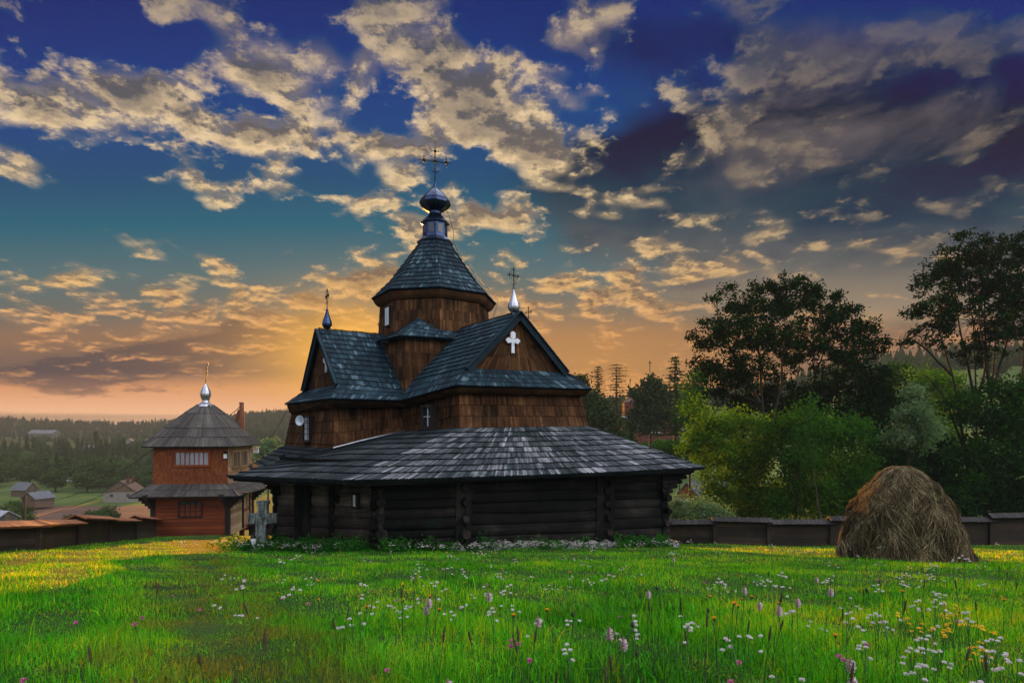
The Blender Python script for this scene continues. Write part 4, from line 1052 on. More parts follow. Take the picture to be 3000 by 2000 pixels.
def hay_surf(fv, th):
    q = fv*(len(prof)-1); i = min(int(q), len(prof)-2); f = q-i
    v = prof[i][0]*(1-f)+prof[i+1][0]*f; l = prof[i][1]*(1-f)+prof[i+1][1]*f; r_ = prof[i][2]*(1-f)+prof[i+1][2]*f
    cxx = (l+r_)/2*PX; w = (r_-l)/2*PX*.89
    lump = 1+.05*math.sin(3*th+fv*5)+.05*math.sin(5*th-fv*9)+.03*math.sin(9*th+fv*21)+.05*math.sin(2*th+fv*3)+.05*math.sin(4*th+2-fv*13)*math.sin(fv*17+th)
    x_ = cxx+math.cos(th)*w*lump; y_ = math.sin(th)*w*.92*lump
    return Vector((hc_.x+x_-.0, hc_.y+y_, (1262-v)*PX))
for k in range(25):
    rows.append([hay_surf(k/24, 2*math.pi*j/36) for j in range(36)])
mb = MB(); mb.grid(rows, None, .5, True, close=True); mb.face(rows[0]); mb.build('core', 'hay_core', hs)
NH = 42000
def strands(n, seed):
    g = np.random.default_rng(seed); V_ = []; Rn = []
    fv = g.random(n)**.8; th = g.random(n)*2*np.pi
    clump = g.random(60)*2*np.pi; 
    out_v = np.zeros((n, 3, 2, 3)); 
    q = fv*(len(prof)-1); i = np.minimum(q.astype(int), len(prof)-2); f = q-i; PA = np.array(prof, float)
    row = PA[i]*(1-f)[:, None]+PA[i+1]*f[:, None]
    lump = 1+.05*np.sin(3*th+fv*5)+.05*np.sin(5*th-fv*9)+.03*np.sin(9*th+fv*21)+.05*np.sin(2*th+fv*3)+.05*np.sin(4*th+2-fv*13)*np.sin(fv*17+th)
    cxx = (row[:, 1]+row[:, 2])/2*PX; w = (row[:, 2]-row[:, 1])/2*PX*.89
    base = np.stack([hc_.x+cxx+np.cos(th)*w*lump, hc_.y+np.sin(th)*w*.92*lump, (1262-row[:, 0])*PX], 1)
    nrm = np.stack([np.cos(th), np.sin(th), np.full(n, .25)], 1); nrm /= np.linalg.norm(nrm, axis=1)[:, None]
    tan = np.stack([-np.sin(th), np.cos(th), np.zeros(n)], 1)
    sw = np.sin(th*7+fv*6)*.5+np.sin(th*13-fv*11)*.4
    d0 = np.stack([np.zeros(n), np.zeros(n), -np.ones(n)], 1)*.9+tan*(sw*.8+g.normal(0, .65, n))[:, None]+nrm*(g.normal(.06, .16, n))[:, None]
    d0[:, :] += (nrm*np.where(row[:, 0] < 1400, .6, 0)[:, None])
    d0 /= np.linalg.norm(d0, axis=1)[:, None]
    L = g.uniform(.10, .34, n); wd = g.uniform(.003, .0065, n)
    side = np.cross(d0, nrm+g.normal(0, .4, (n, 3))); side /= np.linalg.norm(side, axis=1)[:, None]+1e-9
    lift = g.uniform(-.01, .045, n)[:, None]*nrm
    p0 = base+lift; p1 = p0+d0*(L*.5)[:, None]+nrm*(g.normal(.012, .015, n))[:, None]; p2 = p0+d0*L[:, None]-np.array([0, 0, 1.])*(L*L*.9)[:, None]+nrm*(g.normal(0, .02, n))[:, None]
    for a, p in enumerate((p0, p1, p2)):
        out_v[:, a, 0] = p-side*wd[:, None]; out_v[:, a, 1] = p+side*wd[:, None]*(1 if a < 2 else .3)
    base_i = np.arange(n)[:, None]*6
    fc = np.concatenate([base_i+np.array([[0, 1, 3, 2]]), base_i+np.array([[2, 3, 5, 4]])], 0)
    tone = np.clip(g.random(n)*.75+.25*(np.sin(th*9+fv*14)*.5+.5)-.1, 0, 1)
    return out_v.reshape(-1, 3), fc, np.concatenate([tone, tone])
v_, f_, r_ = strands(NH, 3)
o = np_mesh('hay_strands', v_, f_, 'hay', False, r_, tuple(world_loc(hs))); o.location = (0, 0, 0); o.parent = hs

# ---------------------------------------------------------------- poles and cables
wood('pole_wood', [(0., (.06, .022, .012)), (.5, (.16, .06, .03)), (1., (.30, .13, .07))], grain=(30, .6, 1))
pb = at(709, 1262, 44.); zb_ = gnd(pb.x, pb.y)
ep = empty('utility_pole', Vector((pb.x, pb.y, zb_)), 'reddish wooden utility pole with a leaning brace behind the bell tower', 'utility pole')
pt_ = at(708, 1178, 44.)
mb = MB(); mb.tube([Vector((pb.x, pb.y, zb_-.2)), pt_], [.20, .17], 8, rnd=.6); mb.build('pole', 'pole_wood', ep)
mb = MB(); mb.tube([at(676, 1290, 44.3)-UP*8, at(676, 1290, 44.3), at(702, 1200, 44.1)], [.17, .16, .12], 8, rnd=.4); mb.build('brace', 'pole_wood', ep)
mb = MB(); mb.tube([at(714, 1200, 43.7), at(716, 1262, 43.7)], [.05, .04], 6, rnd=.9); mb.build('cable_strip', 'pole_wood', ep)
pb2 = at(73, 1447, 120.); zb2 = gnd(pb2.x, pb2.y)
e2_ = empty('utility_pole', Vector((pb2.x, pb2.y, zb2)), 'thin distant utility pole with a leaning strut left in the valley', 'utility pole')
mb = MB(); mb.tube([Vector((pb2.x, pb2.y, zb2-.5)), pb2], .17, 6); mb.build('pole', 'trim_dark', e2_); mb = MB(); mb.tube([at(66, 1480, 120.), at(71, 1452, 120.)], .12, 6); mb.build('brace', 'trim_dark', e2_)
def cable(a, b, sg, label, r=.012):
    mb = MB(); mb.tube([a.lerp(b, i/14)-UP*(sg*4*(i/14)*(1-i/14)) for i in range(15)], r, 5); tag(mb.build('power_cable', 'iron'), label, 'cable', 'power cables')
cable(tw(TWW+.1, .2, -.95), at(73, 1450, 120.), 2.2, 'upper of two dark cables sagging left from the bell tower into the valley', .03)
cable(tw(TWW+.1, .6, -2.0), at(-60, 1540, 60.), .9, 'lower of two dark cables sagging left from the bell tower into the valley', .02)
cable(at(641, 1222, 60.), at(707, 1187, 44.), .3, 'short cable running left from the head of the braced utility pole', .03)
cable(tw(0, TWD, -1.1), onp(838, 1208, 's', -5.5), .5, 'thin cable strung between the bell tower and the left church arm')
cable(onp(838, 1208, 's', -5.5), onp(941, 1178, 's', -5.62), .05, 'pale cable fixed along the eave of the left church arm', .012)
# ---------------------------------------------------------------- trees
foliage_mat('leaf_dark', (.003, .010, .003), (.008, .030, .006), (.020, .055, .010), trans=.08)
foliage_mat('leaf_deep', (.005, .020, .004), (.018, .062, .008), (.05, .12, .014), trans=.35)
foliage_mat('leaf_green', (.010, .036, .006), (.036, .108, .012), (.11, .18, .02), trans=.38)
foliage_mat('leaf_yellow', (.016, .050, .005), (.085, .17, .012), (.26, .30, .02), trans=.5)
foliage_mat('leaf_pale', (.045, .09, .045), (.13, .20, .10), (.2, .26, .12), trans=.4)
foliage_mat('needle', (.012, .026, .010), (.030, .060, .018), (.05, .08, .02), trans=.04)
foliage_mat('needle_brown', (.035, .026, .010), (.085, .065, .018), (.12, .09, .03), trans=.35)
wood('bark', [(0., (.006, .005, .004)), (.6, (.022, .017, .012)), (1., (.08, .062, .045))], grain=(14, 2., 1))
def leaves_np(pts, sig, per, size, g, elong=1.5, droop=0.):
    n = len(pts)*per
    c = np.repeat(pts, per, 0)+g.normal(0, 1, (n, 3))*np.array(sig)
    a = g.normal(0, 1, (n, 3)); a[:, 2] -= droop; a /= np.linalg.norm(a, axis=1)[:, None]
    b = np.cross(a, g.normal(0, 1, (n, 3))); b /= np.linalg.norm(b, axis=1)[:, None]+1e-9
    s = size*g.uniform(.6, 1.35, n)[:, None]
    v = np.stack([c-a*s*elong*.5, c+b*s*.36, c+a*s*elong*.5, c-b*s*.36], 1)
    tone = np.repeat(g.random(len(pts)), per)*.45+g.random(n)*.55
    return v.reshape(-1, 3), np.arange(n*4).reshape(-1, 4), tone
def limb(mb, a, b, r0, r1, bow=.15, n=5, seg=6, rnd=None):
    d = (b-a); side = Vector((random.gauss(0, 1), random.gauss(0, 1), 0)); side = side*(bow*d.length*.35)
    P_ = [a+d*(i/n)+side*math.sin(math.pi*i/n)+UP*(bow*d.length*.35*math.sin(math.pi*i/n)) for i in range(n+1)]
    mb.tube(P_, [r0+(r1-r0)*i/n for i in range(n+1)], seg, caps=False, rnd=rnd); return P_
def tree(name, label, yd, stems, lobes, ncl, per, leaf, mat, sig=.42, r0=.22, seed=1, group=None, elong=1.5, shell=.45, barkrnd=.4, twig=.018, cat='tree'):
    """stems: polylines of surveyed (u, v, dy); lobes: (u, v, ru, rv[, dy]) crown masses"""
    g = np.random.default_rng(seed); random.seed(seed*17+3); k = yd/1700
    u0, v0 = stems[0][0][0], stems[0][0][1]
    bx_ = (u0-1500)*k; bz = gnd(bx_, yd)
    T = empty(name, Vector((bx_, yd, bz)), label, cat, group)
    mb = MB(); nodes = []
    for si, st in enumerate(stems):
        P_ = [at(u, v, yd+dy) for u, v, dy in st]
        if si == 0 or st[0][1] >= 1500: P_ = [Vector((P_[0].x, P_[0].y, gnd(P_[0].x, P_[0].y)-.3))]+P_
        Q = []
        for a, b in zip(P_[:-1], P_[1:]):
            for i in range(4): Q.append(a.lerp(b, i/4)+Vector((g.normal(0, .03), g.normal(0, .03), 0)))
        Q.append(P_[-1]); rr_ = r0*(1. if si == 0 else .7)
        mb.tube(Q, [rr_*(1-.85*i/(len(Q)-1)) for i in range(len(Q))], 7, caps=False, rnd=barkrnd)
        nodes += [(q, rr_*(1-.85*i/(len(Q)-1))) for i, q in enumerate(Q)]
    vol = np.array([l[2]*l[3] for l in lobes], float); vol = vol/vol.sum(); cps = []
    for l, w in zip(lobes, vol):
        dy = l[4] if len(l) > 4 else 0.; c = at(l[0], l[1], yd+dy); ra, rb = l[2]*k, l[3]*k
        nd = min(nodes, key=lambda q: (q[0]-c).length+(3 if q[0].z > c.z else 0))
        L = limb(mb, nd[0], c, max(.05, nd[1]*.6), .03, rnd=barkrnd); local = [(p, .04) for p in L[1:]]; nodes += local[:3]
        for _ in range(max(3, int(round(ncl*w)))):
            d = g.normal(0, 1, 3); d /= np.linalg.norm(d); rad = g.random()**shell
            p = c+Vector((d[0]*ra*rad, d[1]*(ra*.5+rb*.5)*rad*.9, d[2]*rb*rad)); cps.append(p)
            q = min(local+nodes[-8:], key=lambda q: (q[0]-p).length)[0]
            if (q-p).length > .3: limb(mb, q, p, twig, .008, .1, 3, 4, rnd=barkrnd)
    mb.build('trunk', 'bark', T)
    v, f, tn = leaves_np(np.array([tuple(p) for p in cps]), (sig, sig, sig*.75), per, leaf, g, elong)
    o = np_mesh('crown', v, f, mat, False, tn, tuple(T.location)); o.location = (0, 0, 0); o.parent = T
    return T
# dark maple-like tree, upper crown against the sky
tree('maple_tree', 'broad dark maple-like tree whose many-stemmed crown stands against the sky right of the church', 46,
     [[(2235, 1500, 0), (2238, 1250, 0), (2225, 1050, .5), (2215, 930, .5)], [(2236, 1330, 0), (2290, 1120, -.5), (2300, 940, -.5)], [(2330, 1500, 1), (2350, 1250, 1), (2390, 1090, 1), (2440, 960, 1)], [(2225, 1180, 0), (2150, 1040, 0), (2110, 960, 0)]],
     [(2290, 905, 95, 72), (2170, 905, 70, 55), (2105, 960, 75, 45), (2060, 1010, 55, 25), (2200, 1000, 130, 75, -1), (2330, 1010, 120, 80, 1), (2430, 925, 90, 60), (2510, 975, 75, 50), (2565, 1015, 45, 25), (2460, 1050, 110, 65),
      (2540, 1110, 75, 50), (2285, 845, 40, 30), (2370, 870, 50, 40), (2160, 1090, 95, 50), (2440, 1150, 120, 55, 1), (2100, 870, 28, 18), (2520, 1180, 90, 45), (2080, 1075, 60, 35), (2250, 1150, 90, 70, 2), (2350, 1180, 100, 70, 2), (2450, 1230, 90, 60, 2), (2550, 1230, 60, 60, 2), (2215, 850, 30, 30), (2330, 835, 22, 24), (2400, 850, 25, 20), (2480, 915, 30, 25), (2025, 985, 22, 14), (2110, 1150, 60, 40, 1), (2190, 1190, 80, 45, 2), (2290, 1230, 90, 50, 2), (2150, 1115, 70, 40), (2590, 1160, 50, 45), (2300, 815, 14, 24), (2345, 822, 12, 20), (2250, 832, 14, 20), (2455, 870, 16, 18), (2140, 845, 16, 14), (2590, 1000, 22, 12)],
     1080, 52, .17, 'leaf_dark', sig=.25, r0=.26, seed=5, shell=.55, twig=.03)
tree('yellow_green_tree', 'bushy yellow-green tree glowing in low sun beside the church eave', 41,
     [[(2195, 1520, 0), (2190, 1350, 0), (2160, 1180, 0)], [(2200, 1400, 0), (2110, 1290, 0), (2060, 1230, 0)]],
     [(2090, 1255, 80, 50), (2180, 1240, 80, 45), (2040, 1290, 60, 45), (2130, 1340, 110, 80), (2190, 1440, 120, 80), (2095, 1430, 60, 70), (2240, 1310, 90, 80), (2050, 1200, 36, 30), (2150, 1500, 90, 40)],
     330, 60, .17, 'leaf_yellow', sig=.36, r0=.16, seed=8, shell=.6)
tree('green_bush', 'tall green bushes mixed with yellow leaves below the maple-like tree', 38,
     [[(2330, 1530, 0), (2340, 1400, 0), (2350, 1280, 0)], [(2460, 1530, 0), (2450, 1420, 0), (2440, 1330, 0)]],
     [(2300, 1260, 90, 50, 2), (2420, 1260, 80, 50, 2), (2330, 1330, 85, 80), (2420, 1290, 90, 70), (2390, 1430, 100, 75), (2300, 1470, 70, 55), (2490, 1400, 80, 90), (2450, 1490, 110, 40), (2500, 1270, 60, 60), (2350, 1210, 60, 40)],
     300, 60, .16, 'leaf_green', sig=.40, r0=.12, seed=12, shell=.6, cat='bush')
tree('thin_tree', 'slender pale-barked tree with leaning trunk in front of the green bushes', 35,
     [[(2400, 1530, 0), (2392, 1430, 0), (2372, 1340, 0), (2366, 1230, 0)]], [(2366, 1240, 30, 40), (2380, 1330, 22, 25)], 14, 40, .15, 'leaf_green', sig=.3, r0=.075, seed=14, barkrnd=1.)
tree('willow_tree', 'slim pale grey-green willow-like tree just behind the haystack', 40,
     [[(2655, 1530, 0), (2658, 1380, 0), (2668, 1230, 0)], [(2658, 1380, 0), (2690, 1290, 0), (2705, 1210, 0)]],
     [(2670, 1215, 50, 55), (2640, 1275, 45, 40), (2705, 1260, 40, 55), (2670, 1160, 30, 30)], 90, 50, .14, 'leaf_pale', sig=.30, r0=.09, seed=17, elong=2.2)
tree('dark_tree', 'dense dark green tree between the maple-like tree and the ash', 52,
     [[(2600, 1500, 0), (2598, 1300, 0), (2600, 1150, 0)]],
     [(2600, 1190, 80, 70), (2570, 1290, 75, 80), (2640, 1330, 80, 90), (2560, 1400, 70, 80), (2640, 1440, 90, 60), (2620, 1110, 50, 35)], 240, 55, .23, 'leaf_deep', sig=.45, r0=.2, seed=19)
tree('bright_tree', 'round mid-green tree rising to the skyline left of the ash', 62,
     [[(2690, 1500, 0), (2700, 1250, 0), (2710, 1110, 0)]],
     [(2700, 1110, 70, 35), (2650, 1130, 40, 30), (2760, 1120, 65, 40), (2720, 1190, 90, 60), (2700, 1300, 90, 70), (2760, 1290, 70, 80)], 210, 55, .25, 'leaf_yellow', sig=.5, r0=.22, seed=23)
tree('ash_tree', 'tall airy ash with many upright bare stems and a feathery crown at the right edge', 45,
     [[(2842, 1530, 0), (2830, 1330, 0), (2790, 1100, 0), (2740, 930, 0), (2715, 850, 0)], [(2860, 1500, .5), (2862, 1200, .5), (2850, 950, .5), (2830, 780, .5)], [(2880, 1530, -.5), (2905, 1150, -.5), (2925, 900, -.5), (2935, 740, -.5)],
      [(2862, 1200, .5), (2815, 980, 1), (2790, 830, 1)], [(2905, 1150, 0), (2965, 950, 0), (2990, 800, 0)], [(2790, 1100, 0), (2700, 1010, 0), (2660, 985, 0)], [(2900, 1170, 1), (2885, 950, 1), (2885, 780, 1)], [(2960, 1530, 1), (2985, 1200, 1), (3010, 950, 1), (3040, 800, 1)], [(2830, 1330, 0), (2760, 1150, 1), (2700, 1090, 1)], [(2905, 1150, -.5), (2870, 960, -1), (2860, 800, -1)], [(2862, 1200, 0), (2900, 1000, 1.5), (2950, 850, 1.5)]],
     [(2800, 800, 100, 90), (2900, 800, 110, 110), (2860, 920, 110, 90), (2760, 920, 80, 70), (2960, 900, 90, 110), (3030, 900, 80, 120), (2870, 1020, 90, 60), (2830, 740, 75, 45), (2900, 735, 60, 45), (2765, 790, 55, 45), (2720, 830, 45, 40), (2705, 905, 55, 40), (2680, 985, 42, 28), (2650, 1000, 22, 16), (2960, 730, 60, 45), (3030, 740, 60, 60), (2790, 880, 60, 35), (2860, 840, 70, 40), (2940, 830, 70, 45), (3010, 870, 70, 60), (2750, 1000, 45, 30), (2960, 960, 70, 60), (2850, 700, 40, 20), (2985, 690, 35, 20), (2800, 700, 25, 18), (2740, 950, 40, 25), (3060, 1000, 70, 80)],
     520, 40, .15, 'leaf_dark', sig=.23, r0=.16, seed=31, shell=.45, elong=2.4, barkrnd=.25, twig=.03)
tree('dark_tree', 'dark leafy tree filling the lower right edge below the ash crown', 43,
     [[(2960, 1530, 0), (2955, 1300, 0), (2960, 1150, 0)], [(2860, 1530, 0), (2850, 1350, 0)]],
     [(2960, 1150, 80, 60), (2900, 1230, 80, 70), (3010, 1250, 90, 90), (2860, 1330, 80, 70), (2960, 1380, 110, 90), (2830, 1440, 90, 70), (3000, 1480, 100, 50), (2900, 1480, 100, 45), (3080, 1350, 90, 120), (2830, 1180, 50, 45)], 330, 60, .22, 'leaf_deep', sig=.45, r0=.2, seed=37)
tree('dark_tree', 'dark shaded tree standing low behind the right fence beside the haystack', 47,
     [[(2760, 1530, 0), (2765, 1350, 0)]], [(2770, 1330, 55, 60), (2745, 1430, 60, 60), (2790, 1480, 60, 40), (2600, 1490, 70, 30), (2690, 1480, 70, 45)], 130, 50, .2, 'leaf_dark', sig=.42, r0=.15, seed=41)
tree('thicket', 'dark green thicket filling the ground behind the right fence between the tree trunks', 56,
     [[(2300, 1530, 0), (2300, 1450, 0)], [(2600, 1530, 0), (2600, 1440, 0)]],
     [(2180, 1480, 90, 50), (2300, 1450, 90, 60), (2420, 1470, 90, 60), (2540, 1450, 90, 60), (2660, 1460, 90, 60), (2780, 1450, 90, 60), (2900, 1430, 90, 70), (2480, 1380, 90, 50), (2360, 1370, 80, 50), (2740, 1380, 90, 50)], 420, 52, .24, 'leaf_deep', sig=.5, r0=.12, seed=71, shell=.6, cat='bush')
tree('small_bush', 'light green bush over the fence in front of the red-gabled barn', 34,
     [[(1985, 1535, 0), (1985, 1490, 0)]], [(1985, 1480, 50, 28), (2045, 1490, 55, 28), (1965, 1510, 60, 22), (2090, 1500, 50, 30)], 120, 55, .10, 'leaf_pale', sig=.25, r0=.05, seed=43, cat='bush')
tree('birch_tree', 'hazy rounded birch standing in the valley gap between bell tower and church', 118,
     [[(786, 1420, 0), (787, 1330, 0)]], [(786, 1300, 22, 20), (775, 1330, 26, 22), (800, 1335, 24, 26), (785, 1365, 32, 25), (765, 1372, 20, 18)], 70, 50, .42, 'leaf_pale', sig=.7, r0=.25, seed=47)

foliage_mat('leaf_valley', (.012, .030, .008), (.040, .085, .018), (.09, .12, .03), trans=.06)
def conifer_mesh(h, w, levels, per, seed, droop=.25, needle=.30, sparse=0., dens=9, top=.06, pw=.85):
    """crown as rings of drooping sprays; returns verts, faces, tone, trunk builder"""
    g = np.random.default_rng(seed); V_ = []; F_ = []; T_ = []; n = 0; tb = MB()
    tb.tube([Vector((0, 0, -.3)), Vector((0, 0, h*.5)), Vector((0, 0, h*.98))], [h*.016, h*.010, h*.002], 6, rnd=.4)
    for i in range(levels):
        f = (i+.5)/levels; z_ = h*(.10+.88*f); L = w*((1-f)**pw+top)*g.uniform(.8, 1.15)
        for j in range(per):
            if g.random() < sparse: continue
            a = g.random()*6.283; l = L*g.uniform(.65, 1.12); d = np.array([math.cos(a), math.sin(a), 0])
            tip = d*l+np.array([0, 0, -droop*l+ .0])
            tb.tube([Vector((0, 0, z_)), Vector(tuple(tip*.9+np.array([0, 0, z_])))], [h*.0028, h*.0008], 3, caps=False, rnd=.4)
            m_ = max(3, int(dens*l/w*1.3))
            for q in range(m_):
                s = (q+.6)/m_; p = np.array([0, 0, z_])+tip*s+g.normal(0, .03*w, 3)
                ax_ = d*g.uniform(.2, 1)+np.array([g.normal(0, .5), g.normal(0, .5), -.35]); ax_ /= np.linalg.norm(ax_)
                bx_ = np.cross(ax_, g.normal(0, 1, 3)); bx_ /= np.linalg.norm(bx_)+1e-9
                sz = needle*w*g.uniform(.6, 1.3)*(1-.45*s)
                V_ += [p-ax_*sz*.5, p+bx_*sz*.22, p+ax_*sz*.6, p-bx_*sz*.22]; F_.append([n, n+1, n+2, n+3]); n += 4; T_.append(g.random())
    return np.array(V_), np.array(F_), np.array(T_), tb
def conifer(name, label, u, vtop, vbase, wpx, yd, mat, seed, group=None, **k):
    k_ = yd/1700; h = (vbase-vtop)*k_; b = at(u, vbase, yd)
    T = empty(name, b, label, 'tree', group)
    v, f, tn, tb = conifer_mesh(h, wpx*k_, seed=seed, **k)
    o = np_mesh('crown', v, f, mat, False, tn); o.parent = T
    tb.v = [tuple(Vector(p)) for p in tb.v]
    tr = tb.build('trunk', 'bark', None); tr.parent = T; tr.location = (0, 0, 0)
    return T
conifer('larch_tree', 'bare-looking brown larch with level branches against the orange sky', 1806, 1060, 1300, 52, 105, 'needle_brown', 3, levels=26, per=7, sparse=.12, droop=.02, dens=13, needle=.12, top=.34, pw=.42)
conifer('larch_tree', 'narrow brownish tree left of the larch with level branches', 1752, 1068, 1300, 30, 112, 'needle_brown', 5, levels=28, per=8, droop=-.25, dens=14, needle=.22, top=.3, pw=.5)
conifer('spruce_tree', 'tall dark spruce right of the far church cross', 1978, 1037, 1300, 52, 100, 'needle', 7, levels=24, per=9, sparse=.1, droop=.12, dens=12, needle=.24, top=.22, pw=.6)
tree('linden_tree', 'dense green pointed tree in front of the far church', 98, [[(1905, 1310, 0), (1907, 1200, 0), (1907, 1120, 0)]], [(1907, 1125, 26, 24), (1900, 1165, 48, 32), (1915, 1205, 62, 36), (1890, 1240, 58, 34), (1930, 1150, 34, 26), (1870, 1150, 22, 18)], 180, 46, .42, 'needle', sig=.62, r0=.3, seed=53)
tree('hazy_tree', 'misty green tree just right of the upper church wall', 90, [[(1745, 1330, 0), (1742, 1200, 0)]], [(1735, 1175, 30, 26), (1760, 1220, 46, 40), (1730, 1245, 36, 40), (1790, 1255, 42, 34), (1745, 1290, 70, 30), (1820, 1290, 50, 22)], 200, 46, .38, 'needle', sig=.6, r0=.28, seed=57)
tree('small_tree', 'small rounded tree peeping above the right roof edge of the church', 120, [[(1706, 1300, 0), (1706, 1180, 0)]], [(1706, 1115, 20, 18), (1698, 1145, 26, 20), (1716, 1160, 26, 22)], 60, 40, .4, 'leaf_dark', sig=.6, r0=.25, seed=59)
tree('hedge_bush', 'bushes on the misty slope below the far church', 84, [[(1990, 1345, 0), (1990, 1330, 0)]], [(1940, 1310, 60, 22), (2010, 1325, 70, 30), (2080, 1330, 70, 40), (1870, 1315, 50, 14)], 120, 46, .32, 'leaf_green', sig=.5, r0=.1, seed=61, cat='bush')
tree('feathery_tree', 'thin feathery tree between the far church and the yellow-green tree', 70, [[(2020, 1340, 0), (2030, 1200, 0), (2030, 1120, 0)]], [(2030, 1140, 34, 45), (2015, 1210, 34, 40), (2050, 1250, 40, 50), (2060, 1110, 26, 30)], 120, 44, .24, 'leaf_green', sig=.45, r0=.15, seed=67)

# --- valley trees, copies of a few prototypes
protos = []
for s_ in (1, 2, 3):
    v, f, tn, tb = conifer_mesh(12., 2.6, 16, 7, 70+s_, droop=.28, needle=.55, dens=7, top=.05)
    T = empty('spruce_tree', (0, 0, 0), 'dark pointed spruce standing in the hazy valley', 'tree', 'spruces in the valley')
    o = np_mesh('crown', v, f, 'needle', False, tn); o.parent = T
    tr = tb.build('trunk', 'bark', None); tr.parent = T; protos.append(T)
bprotos = []
for s_ in (1, 2, 3):
    g = np.random.default_rng(90+s_); mb = MB(); mb.tube([Vector((0, 0, -.3)), Vector((.1, 0, 3.)), Vector((0, .1, 6.))], [.25, .17, .06], 6, rnd=.4)
    pts = []
    for _ in range(75):
        d = g.normal(0, 1, 3); d /= np.linalg.norm(d); rad = g.random()**.5
        lob = [(0, 0, 5.4, 2.9, 2.7), (1.5, .4, 4.4, 2.2, 1.9), (-1.6, -.3, 4.0, 2.2, 2.)][int(g.integers(3))]
        pts.append(np.array(lob[:3])+d*rad*np.array([lob[3], lob[3], lob[4]]))
    for p in pts[::5]: mb.tube([Vector((0, 0, 3.2)), Vector(tuple(p))], [.05, .02], 4, caps=False, rnd=.4)
    v, f, tn = leaves_np(np.array(pts), (.55, .55, .45), 26, .55, g)
    T = empty('leafy_tree', (0, 0, 0), 'rounded leafy tree in the hazy valley', 'tree', 'leafy trees in the valley')
    o = np_mesh('crown', v, f, 'leaf_valley', False, tn); o.parent = T
    tr = mb.build('trunk', 'bark', None); tr.parent = T; bprotos.append(T)
for T in protos+bprotos: index_kids(T)
used = set()
def place(T, x_, y_, sc_, rz, grp_lab=None, squash=1.):
    o = T if T.name not in used else copy_tree(T)
    used.add(T.name); o.location = (x_, y_, gnd(x_, y_)-.1); o.scale = (sc_*squash, sc_*squash, sc_); o.rotation_euler.z = rz
    if grp_lab: o['label'] = grp_lab
    return o
sp = [(50, 1345, 330, 1.1), (78, 1330, 340, 1.35), (98, 1325, 335, 1.35), (172, 1330, 350, 1.2), (184, 1330, 345, 1.25), (196, 1335, 350, 1.1), (227, 1330, 350, 1.25), (241, 1330, 352, 1.2), (254, 1332, 350, 1.15), (281, 1325, 340, 1.7),
      (297, 1332, 345, 1.25), (312, 1335, 350, 1.2), (351, 1335, 330, 1.3), (363, 1335, 330, 1.45), (400, 1335, 340, 1.15), (422, 1335, 340, 1.25), (444, 1338, 330, 1.1), (166, 1425, 215, 1.1), (135, 1430, 220, .9), (15, 1340, 330, 1.2), (30, 1345, 320, 1.0),
      (120, 1345, 330, 1.05), (140, 1345, 335, 1.), (210, 1345, 330, .95), (268, 1342, 335, 1.05), (330, 1345, 325, .95), (378, 1345, 320, 1.0), (292, 1420, 210, .9), (325, 1412, 225, .9), (640, 1330, 330, 1.1), (815, 1390, 260, .9)]
rt = random.Random(4)
for i, (u_, v_, yd, s_) in enumerate(sp):
    place(protos[i % 3], (u_-1500)/1700*yd, yd, s_, rt.random()*6)
for i in range(185):
    if i < 62: u_ = rt.uniform(-30, 440); yd = rt.choice([rt.uniform(200, 245), rt.uniform(225, 300)])
    elif i < 95: u_ = rt.uniform(-40, 460); yd = rt.uniform(300, 430)
    elif i < 108: u_ = rt.uniform(590, 830); yd = rt.uniform(240, 420)
    elif i < 118: u_ = rt.choice([rt.uniform(165, 255), rt.uniform(275, 315), rt.uniform(0, 90)]); yd = rt.uniform(118, 133)
    elif i < 150: u_ = rt.uniform(1740, 2560); yd = rt.uniform(125, 330)
    else: u_ = rt.uniform(2560, 3150); yd = rt.uniform(110, 330)
    sc_ = rt.uniform(.55, 1.25)*(1 if not 95 <= i < 118 else .55)
    X0 = (u_-1500)/1700*yd
    if i >= 118 and abs(X0-28) < 14 and yd < 175: yd = 200; X0 = (u_-1500)/1700*yd
    lb_ = ('small leafy bush beside the brown ploughed field' if yd < 150 else 'rounded leafy tree among the houses on the valley floor' if yd < 250 else 'small hazy leafy tree on the far side of the left valley') if u_ < 470 else \
        'leafy tree in the misty gap behind the bell tower' if u_ < 1000 else ('leafy tree on the slope around the far church' if yd < 200 else 'hazy leafy tree on the hillside beyond the far church') if u_ < 2560 else 'leafy tree on the hill behind the tall ash'
    place(bprotos[rt.randrange(3)], X0, yd, sc_, rt.random()*6, lb_, squash=rt.uniform(.85, 1.35))
# --- far woods: thousands of trees nobody could count
g = np.random.default_rng(5)
def tree_cone(kind):
    V_ = []; F_ = []
    if kind == 0:
        for z0, z1, r_ in ((.08, .55, .26), (.35, .80, .19), (.62, 1.05, .12)):
            i0 = len(V_); n = 6
            for j in range(n): a = 6.283*j/n; rr = r_*(1 if j % 2 else .68); V_.append((math.cos(a)*rr, math.sin(a)*rr, z0+(.04 if j % 2 else 0)))
            V_.append((0, 0, z1))
            for j in range(n): F_.append((i0+j, i0+(j+1) % n, i0+n))
    else:
        ico = bmesh_ico(); V_ = [(x_*.42, y_*.42, .5+z_*.42) for x_, y_, z_ in ico[0]]; F_ = ico[1]
    return np.array(V_), np.array(F_)
def bmesh_ico():
    import bmesh
    b = bmesh.new(); bmesh.ops.create_icosphere(b, subdivisions=2, radius=1.); rq_ = random.Random(3)
    vs = [(v.co*(1+rq_.uniform(-.22, .22)))[:] for v in b.verts]; fs = [tuple(q.index for q in f.verts) for f in b.faces]; b.free(); return vs, fs
VV_ = []; FF_ = []; TT_ = []; base_ = 0
cones = [tree_cone(0), tree_cone(1)]
N = 12500; X0s = []; cnt = 0
